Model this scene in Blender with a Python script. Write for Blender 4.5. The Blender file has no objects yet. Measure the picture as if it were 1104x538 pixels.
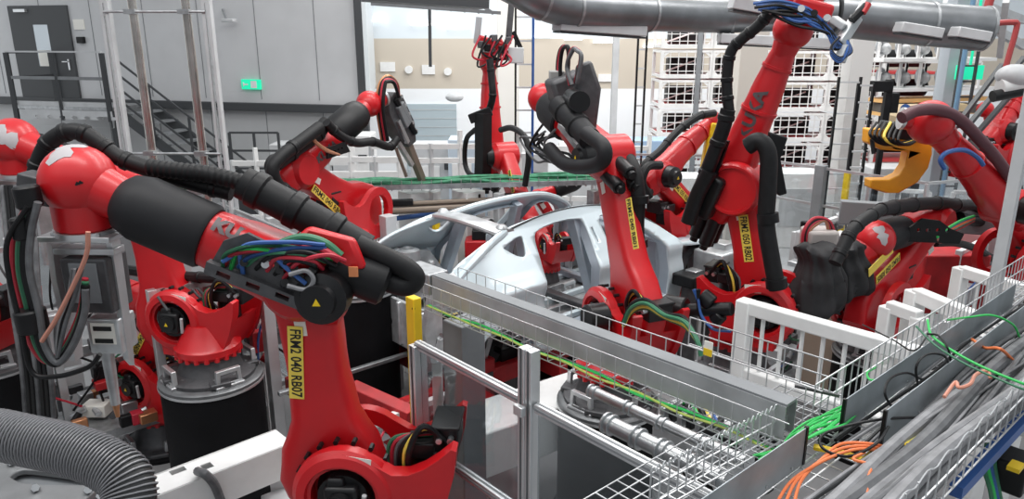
import bpy, bmesh, math, random
from mathutils import Vector, Matrix
from mathutils.geometry import tessellate_polygon
random.seed(7)
SC = bpy.context.scene
COL = SC.collection
R = math.radians
V = Vector

# ------------------------------------------------------------ camera, world, lights, exposure
FPX, PITCH, CAM_Z = 800.0, R(16.0), 3.9
cam = bpy.data.cameras.new('camera')
cam.sensor_width = 36.0
cam.lens = FPX * 36.0 / 1104.0
cam.clip_end = 200
camo = bpy.data.objects.new('camera', cam)
COL.objects.link(camo)
camo.location = (0, 0, CAM_Z)
camo.rotation_euler = (R(90) - PITCH, 0, 0)
SC.camera = camo
SC.view_settings.view_transform = 'Standard'
SC.view_settings.look = 'None'
SC.view_settings.gamma = 1
SC.view_settings.use_curve_mapping = False
SC.view_settings.exposure = 0.12

world = bpy.data.worlds.new('world')
SC.world = world
world.use_nodes = True
bg = world.node_tree.nodes['Background']
bg.inputs[0].default_value = (0.93, 0.97, 1.0, 1)
bg.inputs[1].default_value = 1.05

def area_light(name, loc, size, power, target, col=(1, 0.98, 0.96)):
    l = bpy.data.lights.new(name, 'AREA')
    l.shape = 'RECTANGLE'; l.size = size[0]; l.size_y = size[1]
    l.energy = power; l.color = col
    o = bpy.data.objects.new(name, l)
    COL.objects.link(o)
    o.location = loc
    o.rotation_euler = (V(target) - V(loc)).to_track_quat('-Z', 'Y').to_euler()
    return o
area_light('hall_light', (-2.5, 3.0, 8.6), (8, 1.2), 300, (-2.5, 3.8, 0))
area_light('hall_light', (2.5, 7.5, 8.6), (9, 1.2), 420, (2.5, 7.5, 0))
area_light('hall_light', (3.0, 13.0, 8.6), (12, 1.5), 800, (3.0, 14.5, 0))
area_light('hall_light', (2.0, 18.5, 7.6), (14, 1.5), 420, (3.0, 21.5, 1.5))

# ------------------------------------------------------------ photograph measurements -> metres
def ray(x, y):
    dx, dy = (x - 552) / FPX, (y - 269) / FPX
    return V((dx, math.cos(PITCH) - dy * math.sin(PITCH), -math.sin(PITCH) - dy * math.cos(PITCH)))
EYE = V((0, 0, CAM_Z))
def P(x, y, d): return EYE + ray(x, y) * d
def PZ(x, y, z):
    r = ray(x, y); return EYE + r * ((z - CAM_Z) / r.z)
def PY(x, y, Y):
    r = ray(x, y); return EYE + r * (Y / r.y)
def PN(x, y, o, n):
    r = ray(x, y); return EYE + r * (n.dot(o - EYE) / n.dot(r))
UA = V((.745, .667, 0)).normalized()          # hall axis running away to the right
UB = V((-UA.y, UA.x, 0))                      # hall axis running away to the left
ZZ = V((0, 0, 1))

# ------------------------------------------------------------ materials
MATS = {}
def mat(name, col, rough=.5, metal=0., noise=0., nscale=8., bump=0., bscale=60., coat=0., dirt=None, emit=0.):
    if name in MATS: return MATS[name]
    m = bpy.data.materials.new(name); m.use_nodes = True
    nt = m.node_tree; b = nt.nodes['Principled BSDF']
    b.inputs['Base Color'].default_value = (*col, 1)
    b.inputs['Roughness'].default_value = rough
    b.inputs['Metallic'].default_value = metal
    b.inputs['Coat Weight'].default_value = coat
    b.inputs['Coat Roughness'].default_value = .12
    tc = nt.nodes.new('ShaderNodeTexCoord')
    if noise > 0:
        n = nt.nodes.new('ShaderNodeTexNoise'); n.inputs['Scale'].default_value = nscale; n.inputs['Detail'].default_value = 4
        nt.links.new(tc.outputs['Object'], n.inputs['Vector'])
        r = nt.nodes.new('ShaderNodeValToRGB')
        d = dirt or tuple(c * (1 - noise) for c in col)
        r.color_ramp.elements[0].position = .35; r.color_ramp.elements[1].position = .65
        r.color_ramp.elements[0].color = (*d, 1)
        r.color_ramp.elements[1].color = (*[min(1, c * (1 + noise * .4)) for c in col], 1)
        nt.links.new(n.outputs['Fac'], r.inputs['Fac'])
        nt.links.new(r.outputs['Color'], b.inputs['Base Color'])
    if bump > 0:
        n2 = nt.nodes.new('ShaderNodeTexNoise'); n2.inputs['Scale'].default_value = bscale; n2.inputs['Detail'].default_value = 3
        nt.links.new(tc.outputs['Object'], n2.inputs['Vector'])
        bp = nt.nodes.new('ShaderNodeBump'); bp.inputs['Strength'].default_value = bump; bp.inputs['Distance'].default_value = .01
        nt.links.new(n2.outputs['Fac'], bp.inputs['Height']); nt.links.new(bp.outputs['Normal'], b.inputs['Normal'])
    if emit > 0:
        b.inputs['Emission Color'].default_value = (*col, 1); b.inputs['Emission Strength'].default_value = emit
    MATS[name] = m
    return m
def glassy(name, tint, fac, rough=.03):
    m = bpy.data.materials.new(name); m.use_nodes = True
    nt = m.node_tree; nt.nodes.clear()
    o = nt.nodes.new('ShaderNodeOutputMaterial'); mx = nt.nodes.new('ShaderNodeMixShader')
    t = nt.nodes.new('ShaderNodeBsdfTransparent'); g = nt.nodes.new('ShaderNodeBsdfGlossy')
    t.inputs['Color'].default_value = (*tint, 1); g.inputs['Roughness'].default_value = rough
    g.inputs['Color'].default_value = (.9, .93, .95, 1)
    fr = nt.nodes.new('ShaderNodeFresnel'); fr.inputs['IOR'].default_value = 1.5
    mu = nt.nodes.new('ShaderNodeMath'); mu.operation = 'MULTIPLY_ADD'
    mu.inputs[1].default_value = .2; mu.inputs[2].default_value = fac
    nt.links.new(fr.outputs[0], mu.inputs[0]); nt.links.new(mu.outputs[0], mx.inputs[0])
    nt.links.new(t.outputs[0], mx.inputs[1]); nt.links.new(g.outputs[0], mx.inputs[2])
    nt.links.new(mx.outputs[0], o.inputs['Surface'])
    MATS[name] = m
    return m
RED = mat('robot_red', (.56, .008, .013), .36, 0, .10, 3, coat=.1)
RED2 = mat('skid_red', (.40, .010, .014), .5, 0, .3, 5)
BLACK = mat('black_plastic', (.007, .007, .008), .45, 0, .3, 10)
MOTOR = mat('motor_black', (.010, .010, .011), .35)
RUBBER = mat('hose_rubber', (.009, .009, .010), .52, 0, .2, 20)
DRUM = mat('drum_black', (.006, .006, .007), .6, 0, .3, 3, bump=.15, bscale=25)
SLEEVE = mat('sleeve_grey', (.013, .013, .015), .55, 0, .15, 6)
IRON = mat('cast_iron', (.10, .10, .105), .5, .5, .2, 12, bump=.2)
STEEL = mat('steel', (.55, .56, .57), .3, .9, .15, 9)
GALV = mat('galvanised', (.42, .43, .44), .38, .75, .25, 14)
ALU = mat('aluminium', (.66, .67, .68), .35, .8, .08, 6)
CAST = mat('cast_aluminium', (.58, .60, .61), .38, .65, .25, 7, bump=.6, bscale=9)
PLATE = mat('brushed_plate', (.50, .51, .52), .40, .6, .2, 5)
SLATE = mat('slate_plate', (.36, .40, .42), .45, .35, .25, 4)
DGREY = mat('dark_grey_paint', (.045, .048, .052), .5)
MGREY = mat('mid_grey_paint', (.20, .21, .22), .5, 0, .15, 4)
LGREY = mat('light_grey_paint', (.52, .53, .54), .45, 0, .1, 4)
WHITE = mat('white_paint', (.80, .80, .79), .4, 0, .07, 5)
BODY = mat('car_panel', (.66, .76, .80), .33, .25, .05, 2, coat=.3)
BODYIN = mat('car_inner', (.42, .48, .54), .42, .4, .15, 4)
YEL = mat('safety_yellow', (.83, .56, .01), .45, 0, .1, 5)
LABY = mat('label_yellow', (.86, .66, .10), .5)
ORG = mat('tool_orange', (.80, .36, .02), .4, 0, .12, 4)
STK = mat('sticker_white', (.80, .78, .72), .5)
INK = mat('lettering_black', (.012, .012, .012), .6)
LOGO = mat('lettering_grey', (.09, .075, .08), .45)
CGRN = mat('cable_green', (.03, .50, .10), .45)
DGRN = mat('hose_green', (.03, .16, .08), .45)
CRED = mat('hose_red', (.45, .02, .04), .45)
CORG = mat('cable_orange', (.80, .20, .06), .5)
CBLU = mat('hose_blue', (.03, .10, .32), .45)
CGRY = mat('cable_grey', (.12, .122, .128), .55, 0, .35, 12)
CLGY = mat('cable_light_grey', (.25, .25, .26), .55, 0, .25, 12)
COPPER = mat('copper', (.60, .28, .14), .35, .8)
BROWN = mat('electrode_bronze', (.25, .20, .16), .45, .5)
SACK = mat('black_fabric', (.028, .028, .030), .6, 0, .2, 8, bump=.5, bscale=14)
PANE = glassy('clear_pane', (.80, .82, .83), .015)  # grey tint stands in for a smoky reflection on the panes
PANEF = glassy('far_pane', (.93, .95, .96), .05)
GREENW = mat('green_tray', (.06, .30, .16), .5, 0, .4, 12)
EXITG = mat('exit_green', (.01, .55, .30), .5, emit=.9)
LAMPE = mat('lamp_white', (1, 1, 1), .5, emit=2.2)

for m_, v_ in ((DRUM, .15), (SLEEVE, .3), (RUBBER, .3), (BLACK, .3), (MOTOR, .35), (SACK, .3)):
    m_.node_tree.nodes['Principled BSDF'].inputs['Specular IOR Level'].default_value = v_
# ------------------------------------------------------------ mesh collector
def perp(d):
    d = d.normalized()
    a = ZZ if abs(d.z) < .9 else V((1, 0, 0))
    x = a.cross(d).normalized()
    return x, d.cross(x).normalized()
def spline(pts, sub=6):
    p = [V(q) for q in pts]
    if len(p) < 3: return p
    out = []
    for i in range(len(p) - 1):
        a = p[i - 1] if i else p[0] * 2 - p[1]
        b, c = p[i], p[i + 1]
        d = p[i + 2] if i + 2 < len(p) else p[-1] * 2 - p[-2]
        for k in range(sub):
            t = k / sub
            out.append(.5 * ((2 * b) + (c - a) * t + (2 * a - 5 * b + 4 * c - d) * t * t + (3 * b - a - 3 * c + d) * t ** 3))
    out.append(p[-1])
    return out
class M:
    def __init__(s): s.v = []; s.f = []
    def add(s, vs, fs):
        o = len(s.v); s.v += [tuple(v) for v in vs]; s.f += [tuple(i + o for i in f) for f in fs]
        return s
    def box(s, c, size, ax=None):
        c = V(c); X, Y, Z = ax or (V((1, 0, 0)), V((0, 1, 0)), ZZ)
        vs = [c + X * (size[0] / 2 * a) + Y * (size[1] / 2 * b) + Z * (size[2] / 2 * d)
              for a in (-1, 1) for b in (-1, 1) for d in (-1, 1)]
        return s.add(vs, [(0, 1, 3, 2), (4, 6, 7, 5), (0, 4, 5, 1), (2, 3, 7, 6), (0, 2, 6, 4), (1, 5, 7, 3)])
    def bar(s, a, b, w, h, up=ZZ):
        a, b = V(a), V(b); X = (b - a); L = X.length
        if L < 1e-6: return s
        X = X / L; Y = up.cross(X)
        if Y.length < 1e-3: Y = V((1, 0, 0)).cross(X)
        Y.normalize(); Z = X.cross(Y)
        return s.box((a + b) / 2, (L, w, h), (X, Y, Z))
    def rings(s, rs, cap=True, close=False):
        n = len(rs[0]); vs = [q for r in rs for q in r]; fs = []
        m = len(rs)
        for i in range(m - (0 if close else 1)):
            j = (i + 1) % m
            for k in range(n):
                l = (k + 1) % n
                fs.append((i * n + k, i * n + l, j * n + l, j * n + k))
        if cap and not close:
            fs.append(tuple(range(n))[::-1]); fs.append(tuple((m - 1) * n + k for k in range(n)))
        return s.add(vs, fs)
    def lathe(s, o, ax, prof, seg=24, cap=True):
        o = V(o); ax = V(ax).normalized(); x, y = perp(ax)
        return s.rings([[o + ax * t + (x * math.cos(2 * math.pi * k / seg) + y * math.sin(2 * math.pi * k / seg)) * max(r, .0005)
                         for k in range(seg)] for t, r in prof], cap)
    def cyl(s, a, b, r, r2=None, seg=16, bev=0):
        a, b = V(a), V(b); L = (b - a).length; r2 = r if r2 is None else r2
        pr = [(0, r), (L, r2)]
        if bev: pr = [(0, r - bev), (bev, r), (L - bev, r2), (L, r2 - bev)]
        return s.lathe(a, b - a, pr, seg)
    def tube(s, pts, r, seg=8, sub=6, rib=0, ribd=.12, raw=False, bands=0):
        ps = [V(q) for q in pts] if raw else spline(pts, sub)
        if rib:
            L = sum((ps[i + 1] - ps[i]).length for i in range(len(ps) - 1)); n = max(4, int(L / rib)) * 2
            q = [ps[0]]; acc = 0; step = L / n; i = 0; cur = ps[0]
            while i < len(ps) - 1:
                d = (ps[i + 1] - cur).length
                if acc + d >= step and d > 1e-9:
                    cur = cur.lerp(ps[i + 1], (step - acc) / d); q.append(cur); acc = 0
                else:
                    acc += d; cur = ps[i + 1]; i += 1
            ps = q
        d0 = (ps[1] - ps[0]).normalized(); x, y = perp(d0); rs = []
        for i, c in enumerate(ps):
            d = (ps[min(i + 1, len(ps) - 1)] - ps[max(i - 1, 0)])
            if d.length < 1e-9: continue
            d.normalize()
            x = (x - d * x.dot(d)); 
            if x.length < 1e-6: x = perp(d)[0]
            x.normalize(); y = d.cross(x)
            rr = r(i / (len(ps) - 1)) if callable(r) else r
            if rib: rr *= (1 + ribd * (1 if i % 2 else -1) * .5)
            rs.append([c + (x * math.cos(2 * math.pi * k / seg) + y * math.sin(2 * math.pi * k / seg)) * rr for k in range(seg)])
        return s.rings(rs)
    def sphere(s, c, r, sc=(1, 1, 1), seg=24, ax=None):
        c = V(c); X, Y, Z = ax or (V((1, 0, 0)), V((0, 1, 0)), ZZ); rs = []
        for i in range(1, seg // 2):
            a = math.pi * i / (seg // 2)
            rs.append([c + (X * (math.cos(2 * math.pi * k / seg) * math.sin(a) * sc[0]) + Y * (math.sin(2 * math.pi * k / seg) * math.sin(a) * sc[1])
                            - Z * (math.cos(a) * sc[2])) * r for k in range(seg)])
        return s.rings(rs)
    def prism(s, outs, fr, d0, d1, mapf=None):
        """outline (list of 2-D points) with holes -> solid plate between d0 and d1 along the frame's normal"""
        O, X, Y, N = fr
        if not isinstance(outs[0], list): outs = [outs]
        flat = [q for o in outs for q in o]
        tri = tessellate_polygon([[V((a, b, 0)) for a, b in o] for o in outs])
        pt = lambda a, b, d: O + X * a + Y * b + N * d
        n = len(flat)
        vs = [pt(a, b, d0) for a, b in flat] + [pt(a, b, d1) for a, b in flat]
        fs = [tuple(t) for t in tri] + [tuple(i + n for i in t[::-1]) for t in tri]
        k = 0
        for o in outs:
            m = len(o)
            for i in range(m):
                j = (i + 1) % m
                fs.append((k + i, k + j, k + j + n, k + i + n))
            k += m
        return s.add(vs, fs)
    def build(s, name, m, parent=None, sharp=35, bevel=0, origin=None):
        me = bpy.data.meshes.new(name)
        if origin is not None: base = V(origin)
        elif parent is not None: base = V(PORG[parent.name])
        else:
            n = len(s.v); base = V((sum(v[0] for v in s.v) / n, sum(v[1] for v in s.v) / n, min(v[2] for v in s.v)))
        me.from_pydata([tuple(V(v) - base) for v in s.v], [], s.f)
        bm = bmesh.new(); bm.from_mesh(me)
        bmesh.ops.recalc_face_normals(bm, faces=bm.faces)
        bm.to_mesh(me); bm.free()
        me.polygons.foreach_set('use_smooth', [True] * len(me.polygons))
        me.set_sharp_from_angle(angle=R(sharp))
        me.materials.append(m)
        o = bpy.data.objects.new(name, me); COL.objects.link(o)
        if bevel:
            b = o.modifiers.new('bevel', 'BEVEL'); b.width = bevel; b.segments = 2; b.limit_method = 'ANGLE'; b.angle_limit = R(50)
            b.harden_normals = False
        o.location = base
        if parent is not None:
            o.parent = parent; o.location = base - V(PORG[parent.name])
        PORG[o.name] = tuple(base)
        return o
PORG = {}
def tag(o, label, cat, group=None, kind=None):
    o['label'] = label; o['category'] = cat
    if group: o['group'] = group
    if kind: o['kind'] = kind
    return o
def thing(name, label, cat, loc, group=None):
    o = bpy.data.objects.new(name, None); COL.objects.link(o)
    o.location = V(loc); PORG[o.name] = tuple(V(loc))
    o.empty_display_size = .1
    return tag(o, label, cat, group)
def struct(o): o['kind'] = 'structure'; return o
def copy_tree(o, delta, parent=None):
    c = o.copy(); COL.objects.link(c); c.parent = parent
    if parent is None: c.location = o.location + V(delta)
    for ch in list(o.children): copy_tree(ch, delta, c)
    return c
def text_verts(txt, size, bold=.0):
    cu = bpy.data.curves.new('t', 'FONT'); cu.body = txt; cu.size = size; cu.align_x = 'CENTER'; cu.align_y = 'CENTER'
    cu.offset = bold; cu.resolution_u = 3
    ob = bpy.data.objects.new('t', cu); COL.objects.link(ob)
    bpy.context.view_layer.update()
    me = bpy.data.meshes.new_from_object(ob.evaluated_get(bpy.context.evaluated_depsgraph_get()))
    bm = bmesh.new(); bm.from_mesh(me)
    bmesh.ops.triangulate(bm, faces=bm.faces)
    ymax = size
    for k in range(-5, 6):
        g = bm.verts[:] + bm.edges[:] + bm.faces[:]
        bmesh.ops.bisect_plane(bm, geom=g, plane_co=(0, k * ymax / 8, 0), plane_no=(0, 1, 0))
    bm.verts.index_update()
    vs = [(v.co.x, v.co.y) for v in bm.verts]; fs = [tuple(v.index for v in f.verts) for f in bm.faces]
    bm.free(); bpy.data.objects.remove(ob); bpy.data.curves.remove(cu); bpy.data.meshes.remove(me)
    return vs, fs
def cap(c, r, d, ang, seed=1):
    rg = random.Random(seed); d = V(d).normalized(); x, y = perp(d); q = M(); rs = []
    for i in range(1, 5):
        ring = []
        for k in range(20):
            a = 2 * math.pi * k / 20; w = R(ang) * i / 4 * (.75 + .35 * math.sin(2 * a + seed) + .2 * math.sin(5 * a + 2 * seed))
            ring.append(V(c) + (d * math.cos(w) + (x * math.cos(a) + y * math.sin(a)) * math.sin(w)) * r)
        rs.append(ring)
    return q.rings(rs)
def lettering(name, txt, size, O, X, Y, parent, m=INK, bold=.0, fn=None):
    vs, fs = text_verts(txt, size, bold)
    q = M(); q.add([fn(a, b) if fn else O + X * a + Y * b for a, b in vs], fs)
    return q.build(name, m, parent)

# ------------------------------------------------------------ six-axis robots
def interp(x, tab):
    if x <= tab[0][0]: return tab[0][1]
    for (a, b), (c, d) in zip(tab, tab[1:]):
        if x <= c:
            t = (x - a) / (c - a); t = t * t * (3 - 2 * t); return b + (d - b) * t
    return tab[-1][1]
def supring(c, X, Y, a, b, n=28, e=.5):
    out = []
    for k in range(n):
        t = 2 * math.pi * k / n; ct, st = math.cos(t), math.sin(t)
        out.append(c + X * (a * math.copysign(abs(ct) ** e, ct)) + Y * (b * math.copysign(abs(st) ** e, st)))
    return out
def circ(r, n=28, cx=0, cy=0): return [(cx + r * math.cos(2 * math.pi * k / n), cy + r * math.sin(2 * math.pi * k / n)) for k in range(n)]

# ------------------------------------------------------------ the hall
def floor_mat():
    m = mat('floor_concrete', (.30, .30, .305), .28, 0, .22, .8, bump=.05, bscale=20)
    return m
struct(M().box((3, 14, -.05), (44, 40, .1)).build('floor', floor_mat()))
WALLG = mat('panel_grey', (.56, .565, .575), .55, 0, .05, 1.5)
WALLG2 = mat('panel_grey_lower', (.52, .525, .53), .55, 0, .05, 1.5)
WHW = mat('hall_white', (.86, .88, .90), .6)
BEI = mat('beige_band', (.55, .49, .41), .7)
# grey office block inside the hall: lower wall, overhanging upper storey, joints
wl, wr = PZ(125, 111, 2.55), PZ(391, 118, 2.55)
wd = (wr - wl).normalized(); wn = V((wd.y, -wd.x, 0))
if wn.dot(EYE - wl) < 0: wn = -wn
wfar = wl - wd * 9
UPB = 2.62; YW_ = 22.0
q = M(); a, b = wfar, wr
q.prism([(0, UPB), ((b - a).length, UPB), ((b - a).length, 9.0), (0, 9.0)], (V((a.x, a.y, 0)), wd, ZZ, wn), -.25, 0)
q.build('wall_left_upper', WALLG)['kind'] = 'structure'
q = M(); q.prism([(0, 0), ((b - a).length - .05, 0), ((b - a).length - .05, UPB), (0, UPB)], (V((a.x, a.y, 0)), wd, ZZ, wn), -.35, -.10)
q.build('wall_left', WALLG2)['kind'] = 'structure'
q = M(); q.bar(V((a.x, a.y, UPB - .07)) + wn * .03, V((b.x, b.y, UPB - .07)) + wn * .03, .12, .16)
struct(q.build('trim_1', DGREY, bevel=.01))
ca = V((b.x, b.y, 0)) + wd * .02
q = M(); q.bar(ca + ZZ * 2.5, ca + ZZ * 9, .16, .14); struct(q.build('trim_2', DGREY, bevel=.01))
q = M(); q.bar(ca + wd * -.02 - wn * .1, ca + wd * -.02 - wn * .1 + ZZ * 2.6, .14, .14); struct(q.build('trim_3', DGREY, bevel=.01))
# the block's end wall runs back into the hall
q = M(); e0 = ca + wd * .10; e1 = PY(402, 60, YW_ - .2); e1.z = 0; e0 = V((e0.x, e0.y, 0))
q.bar(e0 + ZZ * 5.8, e1 + ZZ * 5.8, .1, 6.4); struct(q.build('wall_back_left', mat('pale_cladding', (.62, .66, .68), .4)))
# vertical panel joints of the block
q = M()
for k in range(14):
    p = a + wd * (1.0 + k * 1.28)
    if (p - a).length < (b - a).length - .1:
        q.box(V((p.x, p.y, 5.85)) + wn * .003, (.012, .010, 6.3), (wd, wn, ZZ))
        q.box(V((p.x, p.y, 1.25)) - wn * .097, (.012, .010, 2.4), (wd, wn, ZZ))
struct(q.build('trim_4', MGREY))
# far hall walls
YW = 22.0
def farw(name, x0, x1, z0, z1, m, y=YW, t=.1):
    return struct(M().box(((x0 + x1) / 2, y + t / 2, (z0 + z1) / 2), (x1 - x0, t, z1 - z0)).build(name, m))
farw('wall_back', -9, 25, 0, 2.45, WHW)
farw('wall_back_band', -9, 25, 2.45, 3.85, BEI)
farw('wall_back_upper', -9, 25, 3.85, 9.3, mat('hall_blue_white', (.66, .72, .76), .6))
struct(M().box((25, 8, 4.6), (.2, 34, 9.4)).build('wall_right', WHW))
struct(M().box((6, -8, 4.6), (38, .2, 9.4)).build('wall_front', mat('wall_grey_front', (.42, .43, .45), .6)))
struct(M().box((-13, 2, 4.6), (.2, 20, 9.4)).build('wall_left_side', mat('wall_grey_front', (0, 0, 0))))
# roof beams and purlins only, slab left out so world light falls through
q = M()
for k in range(9):
    q.box((4, 2.0 + k * 2.5, 8.9), (34, .25, .5))
struct(q.build('ceiling', LGREY))
q = M()
for k in range(12):
    q.box((-12 + k * 3.0, 12, 9.3), (.16, 26, .3))
struct(q.build('ceiling_purlins', LGREY))

# door with landing
DP = lambda x, y, off=0.: PN(x, y, V((wl.x, wl.y, 0)) + wn * off, wn)
def dloc(p): v = p - V((a.x, a.y, 0)); return v.dot(wd), v.z
dx0, dz0 = dloc(DP(27, 106)); dx1, _ = dloc(DP(93, 104)); _, dz1 = dloc(DP(40, 6))
dx1 = dx0 + (dx1 - dx0) * .93
FR = (V((a.x, a.y, 0)), wd, ZZ, wn)
door = M().prism([[(dx0, dz0), (dx1, dz0), (dx1, dz1), (dx0, dz1)]], FR, .0, .05).build('door_1', DGREY, bevel=.008)
struct(door)
w_ = dx1 - dx0
wx0, wx1 = dx0 + w_ * .40, dx0 + w_ * .64
wz0, wz1 = dz0 + (dz1 - dz0) * .36, dz0 + (dz1 - dz0) * .80
M().prism([(wx0, wz0), (wx1, wz0), (wx1, wz1), (wx0, wz1)], FR, .045, .056).build('door_window', mat('door_pane', (.55, .60, .64), .1, .3), door)
M().prism([(wx0 + .02, wz0), (wx1 - .02, wz0), (wx1 - .02, wz0 + .33), (wx0 + .02, wz0 + .33)], FR, .056, .060).build('notice', STK, door)
h = M(); hx = dx1 - .14; hz = dz0 + (dz1 - dz0) * .38
h.box(FR[0] + wd * hx + ZZ * hz + wn * .06, (.04, .02, .22), (wd, wn, ZZ)); h.bar(FR[0] + wd * hx + ZZ * (hz + .06) + wn * .09, FR[0] + wd * (hx - .14) + ZZ * (hz + .06) + wn * .09, .02, .02)
h.build('door_handle', STEEL, door)
M().box(FR[0] + wd * (dx0 + .36) + ZZ * (dz1 - .10) + wn * .08, (.30, .06, .06), (wd, wn, ZZ)).build('door_closer', ALU, door)
tag(M().box(FR[0] + wd * (dx1 + .22) + ZZ * (dz0 + (dz1 - dz0) * .80) + wn * .01, (.26, .02, .20), (wd, wn, ZZ)).build('wall_notice', STK),
    'white paper notice on the grey wall right of the dark door', 'notice')
tag(M().box(FR[0] + wd * (dx1 + .24) + ZZ * (dz0 + (dz1 - dz0) * .64) + wn * .04, (.17, .08, .13), (wd, wn, ZZ)).build('card_reader', BLACK, bevel=.01),
    'small black box on the wall beside the dark door', 'box')
# landing in front of the door
ld = thing('door_landing', 'steel landing with railing in front of the dark door', 'platform', FR[0] + wd * dx0 + ZZ * dz0)
LW = 1.15
lx0, lx1 = dloc(DP(16, 112, LW))[0], dloc(DP(117, 110, LW))[0]
def LP(x, d, z): return FR[0] + wd * x + wn * d + ZZ * z
M().box(LP((lx0 + lx1) / 2, LW / 2, dz0 - .06), (lx1 - lx0, LW, .06), (wd, wn, ZZ)).build('deck', GALV, ld)
fz = dz0 - .24
holes = [[(lx0 + .55 + k * .30 + .075 * math.cos(t), fz + .0 + .035 * math.sin(t)) for t in [i * math.pi / 5 for i in range(10)]] for k in range(7)]
M().prism([[(lx0 + .1, fz - .18), (lx1 + .05, fz - .18), (lx1 + .05, fz + .14), (lx0 + .1, fz + .14)]] + holes, FR, LW, LW + .02).build('fascia', LGREY, ld)
M().prism([(lx0, dz0 - .09), (lx1, dz0 - .09), (lx1, dz0 + .06), (lx0, dz0 + .06)], FR, LW - .04, LW - .02).build('kick_plate', LGREY, ld)
for x in (lx0, (lx0 + lx1) / 2, lx1):
    M().bar(LP(x, LW, dz0 - .3), LP(x, LW, dz0 + 1.0), .05, .09 if x != (lx0 + lx1) / 2 else .05).build('railing_post', DGREY, ld)
M().bar(LP(lx0, 0.1, dz0 - .1), LP(lx0, .1, dz0 + 1.0), .05, .09).build('railing_post', DGREY, ld)
M().bar(LP(lx0, LW, dz0 + 1.02), LP(lx1, LW, dz0 + 1.02), .045, .03).build('handrail', LGREY, ld)
M().bar(LP(lx0, LW, dz0 + .52), LP(lx1, LW, dz0 + .52), .03, .06).build('mid_rail', MGREY, ld)
for z in (1.0, .52): M().bar(LP(lx0, .1, dz0 + z), LP(lx0, LW, dz0 + z), .03, .04).build('side_rail', DGREY, ld)
M().cyl(LP(lx0 + .05, LW - .1, 0), LP(lx0 + .05, LW - .1, dz0 - .1), .05).build('landing_leg', DGREY, ld)
M().cyl(LP(lx1 - .05, LW - .1, 0), LP(lx1 - .05, LW - .1, dz0 - .1), .05).build('landing_leg', DGREY, ld)
# stairs running down to the right along the wall
st = thing('staircase', 'dark steel staircase going down to the right along the grey wall', 'stairs', LP(lx1, .2, dz0))
sl = math.tan(R(35)); SL = 3.5
for d in (.12, LW - .08):
    M().bar(LP(lx1 + .1, d, dz0 - .1), LP(lx1 + .1 + SL, d, dz0 - .1 - SL * sl * .98), .03, .20).build('stringer', DGREY, st)
for k in range(12):
    M().box(LP(lx1 + .3 + k * .27, LW / 2, dz0 - .16 - k * .27 * sl), (.26, LW - .2, .035), (wd, wn, ZZ)).build('tread', MGREY, st)
for z in (1.0, .72, .44, .2):
    M().bar(LP(lx1 + .1, LW - .05, dz0 + z), LP(lx1 + .1 + SL, LW - .05, dz0 + z - SL * sl), .03, .035).build('handrail' if z == 1.0 else 'side_rail', DGREY, st)
for k in range(5):
    x = .1 + k * .82
    M().bar(LP(lx1 + .1 + x - .1, LW - .05, dz0 - x * sl), LP(lx1 + .1 + x - .1, LW - .05, dz0 + 1.0 - x * sl + .05), .04, .04).build('baluster', DGREY, st)
# low railing at stair foot
rl = thing('floor_railing', 'low black tube railing at the foot of the stairs', 'railing', PZ(250, 185, .9))
r0, r1 = P(247, 143, 13.2), P(300, 147, 13.2)
for dz in (0, -.32, -.64): M().bar(r0 + ZZ * dz, V((r1.x, r1.y, r0.z + dz)), .035, .035).build('rail', DGREY, rl)
for t in (0, .5, 1):
    pp = r0.lerp(V((r1.x, r1.y, r0.z)), t); M().bar(pp, V((pp.x, pp.y, 0)), .04, .04).build('post', DGREY, rl)
# exit sign
ep = DP(271, 91, .04)
es = thing('exit_sign', 'small green emergency exit sign on the grey upper wall', 'sign', ep)
M().box(ep, (.42, .05, .19), (wd, wn, ZZ)).build('sign_panel', EXITG, es)
M().box(ep + wd * .07 + wn * .028, (.13, .006, .14), (wd, wn, ZZ)).build('door_symbol', WHITE, es)
q = M(); q.box(ep - wd * .10 + wn * .028, (.08, .006, .03), (wd, wn, ZZ)); 
q.prism([(-.06, .0), (-.11, .05), (-.11, -.05)], (ep - wd * .06, wd, ZZ, wn), .026, .032)
q.build('arrow', WHITE, es)
# wall lamp arm
lp = DP(247, 22, .2)
wlmp = thing('wall_lamp', 'small grey lamp on a bracket high on the grey wall', 'lamp', lp)
M().box(lp, (.25, .14, .06), (wd, wn, ZZ)).build('lamp_head', LGREY, wlmp, bevel=.01)
M().bar(lp - wd * .05, DP(240, 10, .01), .03, .03).build('bracket', MGREY, wlmp)
# perforated strut frame with two steel tubes, standing before the wall
sf = thing('strut_frame', 'tall galvanised strut frame with two steel tubes before grey wall', 'frame', PZ(130, 330, .0))
SFD = 8.2
f0 = P(135, 155, SFD); f0 = V((f0.x, f0.y, 0)); f1 = P(240, 165, SFD); f1 = V((f1.x, f1.y, 0)); f2 = P(162, 150, SFD); f3 = P(218, 160, SFD)
fd_ = (f1 - f0).normalized(); fn_ = V((fd_.y, -fd_.x, 0))
if fn_.y > 0: fn_ = -fn_
def strut(p, name='upright'):
    m = M()
    m.prism([[(-.042, 0), (.042, 0), (.042, 5.2), (-.042, 5.2)]] + [[(-.008, .6 + k * .09), (.008, .6 + k * .09), (.008, .64 + k * .09), (-.008, .64 + k * .09)] for k in range(50)], (p, fd_, ZZ, fn_), .03, .042)
    for s_ in (-1, 1): m.bar(p + fd_ * .04 * s_, p + fd_ * .04 * s_ + ZZ * 5.2, .012, .08, up=fn_)
    return m.build(name, LGREY, sf)
strut(f0); strut(f1)
TUBEM = mat('polished_tube', (.60, .56, .52), .22, .95, .2, 5)
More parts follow.
